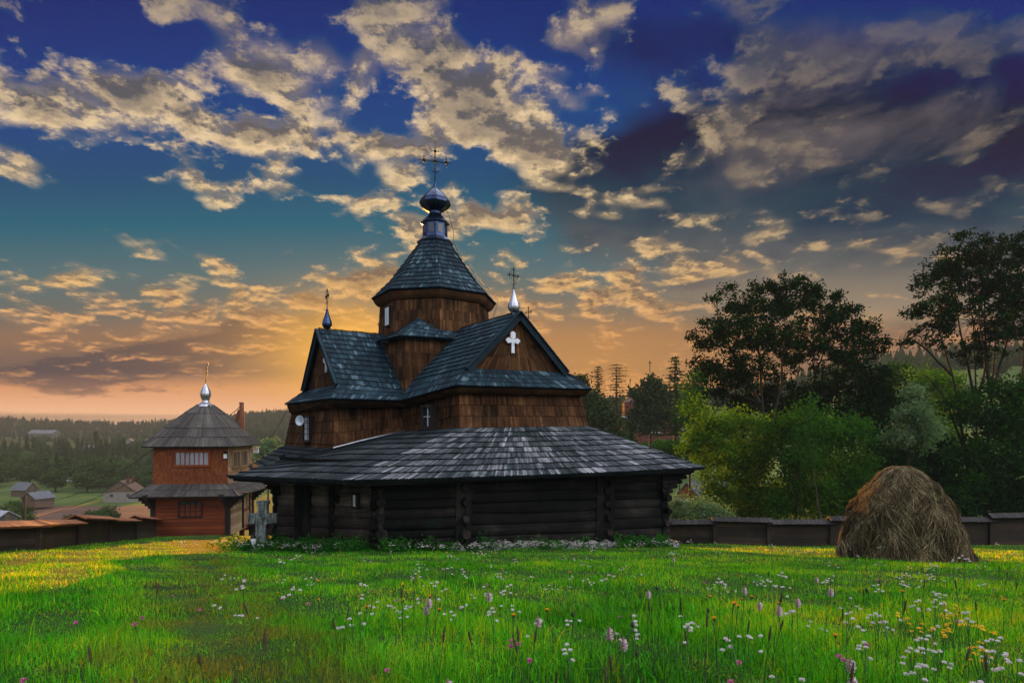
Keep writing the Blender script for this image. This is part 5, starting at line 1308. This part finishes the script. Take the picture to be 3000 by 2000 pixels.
while cnt < N:
    a = math.radians(g.uniform(-47, 47)); r = math.exp(g.uniform(math.log(320), math.log(1880)))
    x_, y_ = r*math.sin(a), r*math.cos(a)
    w = math.sin(x_*.006+1.3)*math.sin(y_*.0045+x_*.002)+.5*math.sin(x_*.017-y_*.012)
    if r < 900 and w < .10 and not (r > 600 and -27 < math.degrees(a) < -12): 
        if g.random() > .10: continue
    elif r >= 900 and w < -.6 and g.random() > .3: continue
    kd = 0 if g.random() < .72 else 1; v, f = cones[kd]; h = g.uniform(7, 14)*(1 if kd == 0 else .7)
    c, s = math.cos(g.random()*6), math.sin(g.random()*6); sx = h*g.uniform(.75, 1.25)
    q = np.stack([v[:, 0]*sx+x_, v[:, 1]*sx+y_, v[:, 2]*h], 1); q[:, 2] += gnd(x_, y_)-.5
    VV_.append(q); FF_.append(f+base_); base_ += len(v); TT_.append(np.full(len(f), g.random())); cnt += 1
o = np_mesh('far_woods', np.concatenate(VV_), np.concatenate(FF_), 'needle', False, np.concatenate(TT_))
tag(o, 'spruce woods covering the hazy far hills', 'woods', None, 'stuff')
# ---------------------------------------------------------------- village houses
simple('plaster', (.22, .21, .19), .9, .1); simple('plaster_brown', (.13, .09, .065), .9, .1); simple('slate', (.06, .06, .065), .9, .1); simple('zinc', (.30, .33, .38), .6, .4)
simple('brick_red', (.12, .04, .03), .9, .1); simple('tile_brown', (.14, .09, .07), .8, .2); simple('green_wall', (.16, .26, .24), .9, .1); simple('asbestos', (.12, .13, .15), .8, .2, 0., .2, 1.2)
wood('barn_red', [(0., (.12, .035, .012)), (.6, (.28, .09, .03)), (1., (.42, .16, .06))], grain=(12, .5, 1))
def house(name, label, u, vb, yd, w, d, hw, hr, rot, wall, roof, chim=0, gable=None, ov=.35, win=(2, 1), group=None, cat='house', zb_=None):
    b = at(u, vb, yd); c, s = math.cos(R(rot)), math.sin(R(rot)); X = Vector((c, s, 0)); Y = Vector((-s, c, 0))
    H = empty(name, b, label, cat, group); mb = MB()
    o = b-X*w/2-Y*d/2-UP*1.2; mb.box(o, X*w, Y*d, UP*(hw+1.2), rnd=.5); WL = mb.build('wall', wall, H)
    g_ = MB()
    for sy in (-1, 1):
        q = b+Y*(sy*d/2)+UP*hw; g_.face([q-X*w/2, q+X*w/2, q+UP*hr] if sy < 0 else [q+X*w/2, q-X*w/2, q+UP*hr], [(0, 0), (w, 0), (w/2, hr)], rnd=.5)
    g_.build('gable', gable or wall, H)
    rf = MB()
    for sx in (-1, 1):
        sl = Vector((X.x*sx*(w/2), X.y*sx*(w/2), -hr)); sl_n = sl.normalized(); e = sl*(1+ov/(w/2)); top = b+UP*(hw+hr+.05)
        nrm = (Y.cross(sl_n)); nrm = nrm if nrm.z > 0 else -nrm
        rf.box(top-Y*(d/2+ov), Y*(d+2*ov), e, nrm*.12, rnd=.5)
    RF_ = rf.build('roof', roof, H)
    for i in range(chim):
        ch_ = MB(); q = b+Y*(d*(.25-.5*i))+X*(w*.12)+UP*(hw+hr*.55); ch_.box(q, X*.6, Y*.6, UP*(hr*.45+.9), rnd=.5); ch_.build('chimney', 'brick_red', RF_)
    for i in range(win[0]):
        wm = MB(); q = b-Y*(d/2+.03)+X*(w*((i+.5)/win[0]-.5)-.45)+UP*(hw*.45); wm.box(q, X*.9, Y*.03, UP*1.0, rnd=.5); wm.build('window', 'slate', H)
    return H
house('village_house', 'large brown gabled house with two chimneys and pale lower wall behind the bell tower eave', 366, 1463, 178, 9.0, 7, 2.6, 3.4, 12, 'plaster', 'slate', 2, 'plaster_brown')
house('village_house', 'white-roofed small house behind the large brown gabled house', 358, 1424, 240, 8, 9, 2.2, 2.6, 60, 'plaster', 'zinc', 1)
house('village_house', 'low house with pale split roof near the thin distant pole', 112, 1470, 160, 5, 5, 1.2, 1.6, -15, 'plaster_brown', 'asbestos')
house('village_house', 'long blue-grey roofed shed left in the valley', 72, 1448, 190, 4, 5.5, 1.8, 2., 80, 'plaster_brown', 'asbestos')
house('village_house', 'small pale green house among the hillside spruces', 263, 1351, 455, 16, 14, 6, 7, 10, 'green_wall', 'asbestos')
house('village_house', 'long white-roofed building high on the left hillside', 131, 1281, 700, 12, 36, 5, 4, 80, 'plaster', 'zinc')
house('village_house', 'pale house on the slope left of the bell tower roof', 380, 1310, 600, 14, 16, 4, 5, 30, 'plaster', 'zinc')
house('village_house', 'whitish low roof amid the spruces left of the pale green house', 115, 1350, 480, 10, 22, 3, 3, 78, 'plaster', 'zinc')
house('village_house', 'lit-edged low roof at the very left edge below the field', 0, 1530, 100, 3, 4, 1.0, 1.0, 70, 'plaster_brown', 'zinc')
house('village_house', 'tiny white roof in the valley trees left of the brown gabled house', 190, 1424, 240, 4, 8, 1.6, 1.2, 85, 'plaster', 'zinc')
house('village_house', 'tiny bright roof beside the middle of the valley trees', 322, 1420, 245, 3, 6, 1.6, 1., 85, 'plaster', 'zinc')
house('village_house', 'half-hidden pale house beyond the bell tower on the misty slope', 640, 1345, 420, 12, 12, 4, 4, 20, 'plaster', 'slate')
B_ = house('barn', 'barn with orange-red board gable and long grey corrugated roof right of the church', 2064, 1490, 86, 5.4, 12., 1.3, 2.9, -40, 'barn_red', 'asbestos', 0, 'barn_red', cat='barn', win=(0, 1))
house('shed', 'low red shed with flat pale roof below the barn', 1985, 1502, 78, 6., 3., 1.3, .35, -10, 'barn_red', 'zinc', cat='shed', win=(1, 1))
# far church among the trees
fc = at(1885, 1268, 140); FC = empty('far_church', fc, 'distant red-brown church with domes half hidden by trees', 'church')
k_ = 140/1700
def fb(name, u0, u1, v0, v1, d, mat, dy=0., par=FC):
    mb = MB(); a = at(u0, v1, 140+dy); mb.box(a, Vector(((u1-u0)*k_, 0, 0)), Vector((0, d, 0)), UP*((v1-v0)*k_), rnd=.5); return mb.build(name, mat, par)
fb('nave_wall', 1822, 1990, 1226, 1300, 9, 'brick_red'); fb('tower_wall', 1830, 1862, 1180, 1230, 3, 'brick_red', 1.); fb('tower_wall', 1890, 1930, 1150, 1230, 4, 'brick_red', 3.); fb('tower_wall', 1950, 1980, 1195, 1235, 3, 'brick_red', 1.)
def froof(u, v0, wpx, prof, dy, name='dome', mat='tile_brown'):
    mb = MB(); c = at(u, v0, 140+dy); mb.lathe(c, [(r_*wpx*k_, h_*k_) for r_, h_ in prof], 12, .5); return mb.build(name, mat, FC)
dm = [(1.25, 0), (1.2, 3), (.7, 10), (.35, 14), (.3, 20), (.6, 26), (.55, 32), (.2, 40), (.06, 48), (.04, 60), (.01, 64)]
for u_, v_, w_, dy in ((1846, 1180, 17, 2.5), (1906, 1150, 22, 5), (1965, 1195, 16, 2.5)): froof(u_, v_, w_, dm, dy)
def fcross(u, v0, v1, aw, av, dy):
    mb = MB(); mb.tube([at(u, v0, 140+dy), at(u, v1, 140+dy)], .10, 5); mb.tube([at(u-aw, av, 140+dy), at(u+aw, av, 140+dy)], .10, 5); mb.build('cross', 'iron', FC)
fcross(1904, 1090, 1056, 5, 1062, 5); fcross(1846, 1124, 1108, 3, 1113, 2.5)
mb = MB()
for (u0, u1, v_) in ((1816, 1996, 1226), (1895, 1940, 1268)):
    a = at(u0, v_, 139.2); L = (u1-u0)*k_; mb.face([a, a+Vector((L, 0, 0)), a+Vector((L*.9, 4, 1.2)), a+Vector((L*.1, 4, 1.2))], rnd=.5)
md = mb.build('aisle_roof', 'zinc', FC)
# ---------------------------------------------------------------- meadow
m, t = material('grass')
rnd = t.attr('rnd'); pos = t.n('ShaderNodeNewGeometry').outputs['Position']
nA = t.noise(pos, .55, 4., .6); nB = t.noise(pos, 2.6, 4., .65)
f = t.m('ADD', t.m('MULTIPLY', rnd, .72), t.m('MULTIPLY_ADD', t.m('SUBTRACT', nA, .5), 1.6, .14), clamp=True)
col = t.ramp(f, [(0., (.004, .07, .003)), (.35, (.022, .27, .004)), (.7, (.07, .54, .006)), (1., (.30, .66, .015))])
px, py, pz = t.sep(pos)
# the trodden way towards the tower: dry thin grass
pl_ = t.m('ABSOLUTE', t.m('ADD', t.m('MULTIPLY_ADD', py, .54, px), t.m('MULTIPLY_ADD', nA, 1.2, -.75)))
pth = t.m('MULTIPLY', t.ss(pl_, 1.1, .15), t.ss(nB, .35, .62))
col = t.mix(t.m('MULTIPLY', pth, .72), col, (.13, .15, .022))
dry = t.ss(t.m('ADD', nB, t.m('MULTIPLY', rnd, .35)), .80, .95); col = t.mix(t.m('MULTIPLY', dry, .5), col, (.24, .24, .06))
finish(t, col, .5, .12, trans=.45, trcol=t.mix(1., col, (5.0, 1.15, .3), 'MULTIPLY'))
foot = [Ac, Bc, Hc, Hbk, ch(0, -7.6, 0), Abk]
def inside(px_, py_, poly):
    r_ = np.zeros(len(px_), bool); n = len(poly)
    for i in range(n):
        a, b = poly[i], poly[(i+1) % n]
        c_ = ((a.y > py_) != (b.y > py_)) & (px_ < (b.x-a.x)*(py_-a.y)/(b.y-a.y+1e-12)+a.x); r_ ^= c_
    return r_
tpoly = [tw(TWW, 0, 0), tw(0, 0, 0), tw(0, TWD, 0), tw(TWW, TWD, 0)]
def yard_pts(n, g, y0, y1, pw=1.):
    y_ = y0*(y1/y0)**(g.random(n)**pw); x_ = (g.random(n)*2-1)*(y_*1.02+2.2)
    ok = ~(inside(x_, y_, foot) | inside(x_, y_, tpoly))
    # keep inside the fences
    lfx = np.interp(y_, [p.y for p in LF], [p.x for p in LF]); ok &= x_ > lfx+.1
    rfy = np.interp(x_, [p.x for p in RF], [p.y for p in RF], left=99); ok &= y_ < rfy-.05
    return x_[ok], y_[ok]
def wave(x_, y_): return np.sin(x_*1.9+np.sin(y_*1.3)*2)*np.sin(y_*1.6+np.sin(x_*.9)*2)
def blades(n, y0, y1, hmin, hmax, w0, seed, segs=3, lean=.5):
    g = np.random.default_rng(seed); x_, y_ = yard_pts(n, g, y0, y1); n = len(x_)
    tuft = .75+.4*wave(x_, y_)+.25*np.sin(x_*5.1+y_*3.7)
    pathm = np.clip(1-np.abs(x_+.54*y_)/.9, 0, 1)*.45
    h = g.uniform(hmin, hmax, n)*np.clip(tuft, .35, 1.4)*(1-pathm)*np.where(y_ > 12, np.clip(1.35-y_*.02, .6, 1.2), 1)
    z_ = gnd_np(x_, y_)-.01; a = g.random(n)*6.283; d = np.stack([np.cos(a), np.sin(a), np.zeros(n)], 1)
    sd_ = np.stack([-np.sin(a), np.cos(a), np.zeros(n)], 1)
    a2 = a+g.normal(0, .6, n); sd_ = np.stack([-np.sin(a2), np.cos(a2), np.zeros(n)], 1)
    w = w0*g.uniform(.6, 1.4, n)*(.6+y_*.11); bend = g.uniform(.05, 1., n)**1.3*lean
    base = np.stack([x_, y_, z_], 1); P_ = []
    for k in range(segs+1):
        f_ = k/segs; c = base+d*(h*bend*f_**2)[:, None]+np.array([0, 0, 1.])*(h*(f_-.45*bend*f_**2.5))[:, None]
        wk = w*(1-f_)**.6*.5+w*.03; P_.append(c-sd_*wk[:, None]); P_.append(c+sd_*wk[:, None])
    V_ = np.stack(P_, 1); K = 2*(segs+1); b = np.arange(n)[:, None]*K
    F_ = np.concatenate([b+np.array([[2*k, 2*k+1, 2*k+3, 2*k+2]]) for k in range(segs)], 0)
    tone = np.tile(g.random(n), segs)
    return V_.reshape(-1, 3), F_, tone
parts_ = [blades(175000, 1.15, 5., .05, .17, .0031, 1, 3, 1.1), blades(185000, 4., 12., .04, .12, .0045, 2, 2, .8), blades(220000, 10., 44., .04, .11, .0058, 3, 1, .6), blades(2200, 1.2, 8., .22, .42, .0048, 4, 4, 1.1), blades(24000, 1.3, 12., .04, .13, .014, 6, 2, 1.2)]
off = 0; V_ = []; F_ = []; T_ = []
for v, f, tn in parts_: V_.append(v); F_.append(f+off); T_.append(tn); off += len(v)
o = np_mesh('grass', np.concatenate(V_), np.concatenate(F_), 'grass', True, np.concatenate(T_))
tag(o, 'lush green meadow grass of the churchyard', 'grass', None, 'stuff')
# weeds crowding the foot of the church wall and the stone cross
foliage_mat('weed', (.012, .05, .010), (.035, .15, .02), (.10, .22, .03), trans=.4)
g = np.random.default_rng(21); pts = []
for _ in range(560):
    f_ = g.random(); q = Ac.lerp(Bc, f_)+nl*abs(g.normal(.55, .35)) if g.random() < .75 else Bc.lerp(Hc, g.random()**1.8)+nf*abs(g.normal(.5, .25))
    if g.random() < .12: q = Vector((pc.x+g.normal(0, .5), pc.y-.3+g.normal(0, .3), 0))
    pts.append((q.x, q.y, gnd(q.x, q.y)+abs(g.normal(.04, .13))))
v, f, tn = leaves_np(np.array(pts), (.10, .10, .09), 26, .055, g, 1.9)
tag(np_mesh('weeds', v, f, 'weed', False, tn), 'leafy weeds along the foot of the log walls and the stone cross', 'weeds', None, 'stuff')
p_ = front_base(1848, WT)+nf*.55; g = np.random.default_rng(22)
v, f, tn = leaves_np(np.array([(p_.x+g.normal(0, .38), p_.y+g.normal(0, .15), gnd(p_.x, p_.y)+abs(g.normal(.1, .13))) for _ in range(60)]), (.08, .08, .07), 40, .06, g, 1.9)
o = np_mesh('low_bush', v, f, 'weed', False, tn); tag(o, 'dark green leafy clump against the stone footing near the right church corner', 'bush')

# ---------------------------------------------------------------- flowers
simple('stem', (.035, .13, .02), .6, .2); simple('stem_dark', (.030, .045, .018), .7, .2)
def flower_mat(name, a, b, trans=.35):
    m, t = material(name); finish(t, t.mix(t.attr('rnd'), a, b), .7, .2, trans=trans); return m
flower_mat('petal_white', (.55, .47, .50), (.86, .80, .80)); flower_mat('petal_lilac', (.42, .25, .34), (.80, .70, .74)); flower_mat('petal_pink', (.42, .05, .20), (.68, .22, .42))
flower_mat('petal_yellow', (.80, .42, .02), (.90, .62, .04)); flower_mat('petal_orange', (.75, .26, .01), (.90, .45, .02)); flower_mat('spike', (.030, .018, .012), (.11, .07, .04), .1); flower_mat('spike_rose', (.22, .10, .09), (.45, .25, .22), .2)
def petals(mb, c, n, r, wd, rr, flat=0., up_=.1, r0=.15):
    for _ in range(n):
        a = rr.uniform(0, 6.283); e = rr.uniform(-1, 1)*(1-flat)+up_; d = Vector((math.cos(a), math.sin(a), e)).normalized(); s = d.orthogonal().normalized(); s.rotate(Matrix.Rotation(rr.uniform(0, 6.28), 3, d)); w = wd*rr.uniform(.7, 1.2); L = r*rr.uniform(.8, 1.1)
        mb.face([c+d*L*r0, c+d*L*.7+s*w, c+d*L, c+d*L*.7-s*w], rnd=rr.random())
def mk(kind, h, seed, label, cat, group):
    rr = random.Random(seed); T = empty(kind, (0, 0, 0), label, cat, group); st = MB(); hd = MB()
    bend = Vector((rr.uniform(-.06, .06), rr.uniform(-.05, .05), 0)); top = Vector((0, 0, h))+bend; mid = Vector((0, 0, h*.5))+bend*.25
    sp_ = [Vector((0, 0, -.02)), mid, top]
    if kind == 'plantain_flower':
        st.tube(sp_, [.0022, .0018, .0014], 5, rnd=.5)
        cr_ = MB(); cr_.lathe(top, [(.002, -.004), (.0045, .0), (.0052, .02), (.004, .045), (.0012, .062)], 7, .5)
        for i in range(150):
            z_ = rr.uniform(.0, .047); a = rr.uniform(0, 6.283); d = Vector((math.cos(a), math.sin(a), rr.uniform(-.3, .3))); q = top+UP*z_; L = .018*(1-.4*abs(z_-.02)/.03)*rr.uniform(.7, 1.15); s = Vector((-d.y, d.x, 0))*.0011+UP*.0011
            hd.face([q, q+d*L*.9+s, q+d*L*1.1, q+d*L*.9-s], rnd=rr.random())
        hd.build('flower_head', 'petal_lilac', T); cr_.build('flower_core', 'spike_rose', T); st.build('stem', 'stem', T)
    elif kind == 'clover_flower':
        st.tube(sp_, [.002, .0016, .0014], 5, rnd=.5); petals(hd, top, 60, .015, .0028, rr, 0, .25); hd.build('flower_head', 'petal_pink', T); st.build('stem', 'stem', T)
        lf = MB()
        for i in range(3): a = 2.09*i; d = Vector((math.cos(a), math.sin(a), .3)); s = Vector((-d.y, d.x, 0)); q = top-UP*.03; lf.face([q, q+d*.012+s*.006, q+d*.024, q+d*.012-s*.006], rnd=.5)
        lf.build('leaf', 'weed', T)
    elif kind == 'scabious_flower':
        nH = rr.choice([3, 4, 5]); 
        st.tube([Vector((0, 0, -.02)), Vector((0, 0, h*.7))], [.0024, .0018], 5, rnd=.5)
        for i in range(nH):
            q = Vector((rr.uniform(-.075, .075), rr.uniform(-.06, .06), h+rr.uniform(-.06, .03))); st.tube([Vector((0, 0, h*.7)), q*.6+Vector((0, 0, h*.38)), q], [.0016, .0014, .0012], 4, rnd=.5)
            petals(hd, q, 60, .0125, .0019, rr, .35, .35, .1)
        hd.build('flower_heads', 'petal_white', T); st.build('stem', 'stem', T)
    elif kind == 'hawkbit_flower':
        st.tube(sp_, [.0018, .0015, .0013], 5, rnd=.5); cup = MB(); cup.lathe(top, [(.001, -.012), (.0045, -.008), (.0055, .0), (.004, .004)], 7, .3); cup.build('calyx', 'stem_dark', T)
        petals(hd, top+UP*.004, 46, .014, .0024, rr, .55, .75); hd.build('flower_head', 'petal_orange', T); st.build('stem', 'stem_dark', T)
    elif kind == 'trefoil_flower':
        for i in range(7):
            q = Vector((rr.uniform(-.05, .05), rr.uniform(-.05, .05), h+rr.uniform(-.03, .01))); st.tube([Vector((0, 0, -.02)), q*.5+Vector((0, 0, h*.1)), q], .0012, 4, rnd=.5); petals(hd, q, 16, .013, .0045, rr, .4, .5)
        hd.build('flower_heads', 'petal_yellow', T); st.build('stem', 'stem', T)
    elif kind == 'grass_spike':
        st.tube(sp_, [.0018, .0014, .0012], 5, rnd=.5); d = (top-mid).normalized(); L = rr.uniform(.05, .085)
        hd.tube([top-d*.005, top+d*L*.15, top+d*L*.6, top+d*L], [.0015, .0046, .0044, .001], 7, rnd=.5)
        for i in range(50): z_ = rr.random()*L*.9; a = rr.uniform(0, 6.28); e = Vector((math.cos(a), math.sin(a), .5)); q = top+d*z_+e*.003; hd.face([q-UP*.001, q+e*.004, q+UP*.002], rnd=rr.random())
        hd.build('seed_spike', 'spike', T); st.build('stem', 'stem_dark', T)
    elif kind == 'seed_bud':
        q2 = top+Vector((rr.choice([-1, 1])*.018, 0, -.006)); st.tube([Vector((0, 0, -.02)), mid, top-UP*.03, top-UP*.008, q2], [.002, .0017, .0014, .0013, .0012], 5, rnd=.5)
        hd.lathe(q2-UP*.012, [(.001, -.004), (.006, 0), (.0085, .010), (.0065, .020), (.001, .026)], 8, .4); hd.build('bud', 'stem_dark', T); st.build('stem', 'stem_dark', T)
    index_kids(T); return T
GR = {'plantain_flower': 'fluffy plantain flowers standing in the meadow', 'clover_flower': 'pink clover heads in the meadow', 'scabious_flower': 'whitish flower clusters in the meadow', 'hawkbit_flower': 'orange-yellow flowers on thin stems in the meadow',
      'trefoil_flower': 'yellow flower clumps at the lower right', 'grass_spike': 'dark seed spikes above the grass', 'seed_bud': 'dark drooping buds above the grass'}
DESC = {'plantain_flower': 'fluffy pale lilac plantain spike', 'clover_flower': 'pink clover head', 'scabious_flower': 'cluster of small whitish flower heads', 'hawkbit_flower': 'orange-yellow flower on a dark thin stem',
        'trefoil_flower': 'clump of bright yellow flowers', 'grass_spike': 'dark brown narrow seed spike', 'seed_bud': 'dark rounded bud on a bent stem'}
def zone(u, v):
    h = 'left' if u < 800 else 'left centre' if u < 1300 else 'centre' if u < 1750 else 'right centre' if u < 2250 else 'right'
    d = 'close to the camera' if v > 1850 else 'in the middle of the meadow' if v > 1720 else 'farther up towards the church'
    return h, d
HS = {'plantain_flower': .40, 'clover_flower': .26, 'scabious_flower': .40, 'hawkbit_flower': .36, 'trefoil_flower': .28, 'grass_spike': .40, 'seed_bud': .46}
PL = {
 'plantain_flower': [(2172,1718),(2236,1763),(2306,1775),(2338,1760),(2414,1720),(2466,1933),(2510,1979),(2380,1695),(1770,1848),(1575,1824),(1417,1737),(1240,1754),(1273,1782),(1897,1729),(1967,1631),(1827,1867),(1283,1985)],
 'scabious_flower': [(2738,1714),(2742,1733),(2708,1727),(2770,1720),(2421,1686),(2425,1664),(2268,1678),(2232,1678),(2285,1697),(2162,1831),(2191,1832),(2574,1763),(2600,1767),(2895,1682),(2710,1839),(2672,1860),(2746,1850),(2740,1873),(2687,1888),(2725,1894),(2918,1843),(2931,1871),(2886,1867),(2976,1877),(2895,1939),(2293,1943),(2325,1948),(2008,1775),(2006,1800),(1327,1741),(1491,1743),(1123,1733),(1446,1763),(1691,1769),(1833,1771),(1212,1652),(1345,1650),(1310,1650),(2745,1640),(2715,1660),(1502,1680),(1055,1690),(1670,1868),(2535,1860),(2480,1770)],
 'hawkbit_flower': [(2157,1680),(2102,1737),(2140,1743),(2166,1743),(2189,1731),(2149,1758),(2281,1748),(2100,1797),(2451,1835),(2444,1643),(2557,1646),(2937,1643),(2940,1748),(2665,1718),(1623,1767),(1249,1733),(1261,1771),(1051,1767),(1478,1658),(1678,1667),(945,1690),(1502,1788),(1180,1692)],
 'trefoil_flower': [(2801,1765),(2776,1784),(2804,1805),(2846,1811),(2646,1790),(2750,1824),(2697,1822),(2899,1828),(2888,1877),(2871,1905)],
 'clover_flower': [(2196,1933),(2147,1971),(2485,1903),(2487,1924),(2789,1801),(1476,1862),(1506,1862),(1555,1926),(1162,1939),(62,1982),(391,1804),(912,1759),(1485,1882),(420,1808)],
 'grass_spike': [(2264,1737),(2255,1818),(2234,1843),(2619,1763),(2697,1703),(2818,1703),(2916,1933),(2468,1960),(2593,1703),(2961,1712),(2062,1813),(2795,1907),(1278,1854),(1402,1848),(1536,1854),(1548,1850),(1814,1920),(1918,1767),(281,1910),(614,1912),(757,1866),(714,1968),(765,1895),(371,1690),(458,1712),(435,1720),(2035,1850),(1790,1985),(1180,1720)],
 'seed_bud': [(1929,1699),(1886,1797),(1825,1884),(1663,1767),(2103,1757),(2570,1705)],
}
lab_used = {}
rf_ = random.Random(77)
ORD = ['', 'second ', 'third ', 'fourth ', 'fifth ', 'sixth ', 'seventh ', 'eighth ', 'ninth ', 'tenth ']
for kind, lst in PL.items():
    ps_ = [mk(kind, HS[kind]*f_, 5+i, DESC[kind], 'flower' if kind not in ('grass_spike', 'seed_bud') else 'plant', GR[kind]) for i, f_ in enumerate((1., .88, 1.1))]
    first = set(); zn = {}
    for i, (u_, v_) in enumerate(sorted(lst)):
        T = ps_[i % 3]; h = HS[kind]*(1., .88, 1.1)[i % 3]; kk = (v_-1262)/1700; y_ = max(1.3, (.8-h)/(kk-.16)) if kk > .165 else 14
        if y_ > 16: y_ = 16
        for _ in range(30):
            X0 = (u_-1500)/1700*y_; e = (gnd(X0, y_)+h)+kk*y_
            y_ -= e/(kk-.16)*.6 if kk > .18 else 0; y_ = min(18, max(1.25, y_))
        X0 = (u_-1500)/1700*y_
        o = T if i < 3 else copy_tree(T)
        sc_ = .82 if kind == 'scabious_flower' else .9
        o.location = (X0, y_, gnd(X0, y_)); o.rotation_euler.z = rf_.random()*6.28; o.scale = (sc_*1.15, sc_*1.15, sc_)
        hz, dz = zone(u_, v_); key = (hz, dz); zn[key] = zn.get(key, 0)+1; n_ = zn[key]
        o['label'] = ORD[min(n_-1, 9)]+DESC[kind]+' at '+hz+(' near camera' if 'close' in dz else ' mid meadow' if 'middle' in dz else ' far meadow')
def scatter(kind, n, y0, y1, sc_, seed, label, group, xr=None):
    g_ = np.random.default_rng(seed); xs, ys = yard_pts(n*3, g_, y0, y1); xs, ys = xs[:n], ys[:n]
    ps_ = [mk(kind, HS[kind]*f_, 50+i, label, 'flower' if kind != 'grass_spike' else 'plant', group) for i, f_ in enumerate((.55, .7, .85))]
    for i, (x_, y_) in enumerate(zip(xs, ys)):
        if xr and not (xr[0] < x_/y_ < xr[1]): continue
        o = ps_[i % 3] if i < 3 else copy_tree(ps_[i % 3]); o.location = (x_, y_, gnd(x_, y_)); o.rotation_euler.z = rf_.random()*6.28; s = sc_*rf_.uniform(.8, 1.2); o.scale = (s, s, s)
scatter('scabious_flower', 190, 3.0, 16, 1.0, 101, 'small whitish flower cluster among many alike scattered over the meadow', 'small whitish flowers scattered over the meadow', (-.5, 1.))
scatter('hawkbit_flower', 34, 4, 14, 1., 102, 'small orange flower among many alike scattered over the meadow', 'small orange flowers scattered over the meadow', (-.5, 1.))
scatter('grass_spike', 36, 2., 10, .95, 103, 'thin dark grass spike among many alike scattered over the meadow', 'thin dark spikes scattered over the meadow')
scatter('clover_flower', 22, 2.2, 8, .9, 104, 'small pink clover head low in the grass, one of many alike', 'small clover heads low in the grass')
# tiny white flowers along the foot of the church: one mesh each
pr = []
for i in range(4):
    mb = MB(); rr = random.Random(i)
    for _ in range(5): petals(mb, Vector((rr.uniform(-.10, .10), rr.uniform(-.10, .10), rr.uniform(.16, .34))), 14, .030, .008, rr, .7, .3)
    pr.append(mb)
g = np.random.default_rng(33); pm_ = [None]*4
for i in range(230):
    f_ = g.random()
    if i < 90: q = Ac.lerp(Bc, f_)+nl*abs(g.normal(1.0, .5))
    elif i < 200: q = Bc.lerp(Hc, f_)+nf*abs(g.normal(.9, .6))
    else: q = Vector((pc.x+g.normal(0, .8), pc.y-.5+g.normal(0, .4), 0))
    k = i % 4
    if pm_[k] is None: o = pr[k].build('white_flower', 'petal_white'); pm_[k] = o
    else: o = pm_[k].copy(); COL.objects.link(o)
    o.location = (q.x, q.y, gnd(q.x, q.y)); o.rotation_euler.z = g.random()*6; s = g.uniform(.5, 1.); o.scale = (s, s, s)
    tag(o, 'tiny white wildflower tuft at the foot of the church wall', 'flower', 'tiny white flowers along the church foot')
# ---------------------------------------------------------------- valley haze
m = bpy.data.materials.new('haze'); m.use_nodes = True; t = NT(m.node_tree)
pv = t.n('ShaderNodeVolumePrincipled'); pv.inputs['Color'].default_value = (.096, .122, .138, 1); pv.inputs['Density'].default_value = HAZE_D; pv.inputs['Anisotropy'].default_value = .0
o_ = t.n('ShaderNodeOutputMaterial'); t.nt.links.new(pv.outputs[0], o_.inputs['Volume'])
mb = MB(); mb.box((-1990, -1990, -60), (3980, 0, 0), (0, 3980, 0), (0, 0, 112)); MATS['haze'] = m
hz = mb.build('haze', 'haze'); tag(hz, 'golden evening haze filling the valley', 'haze', None, 'stuff')
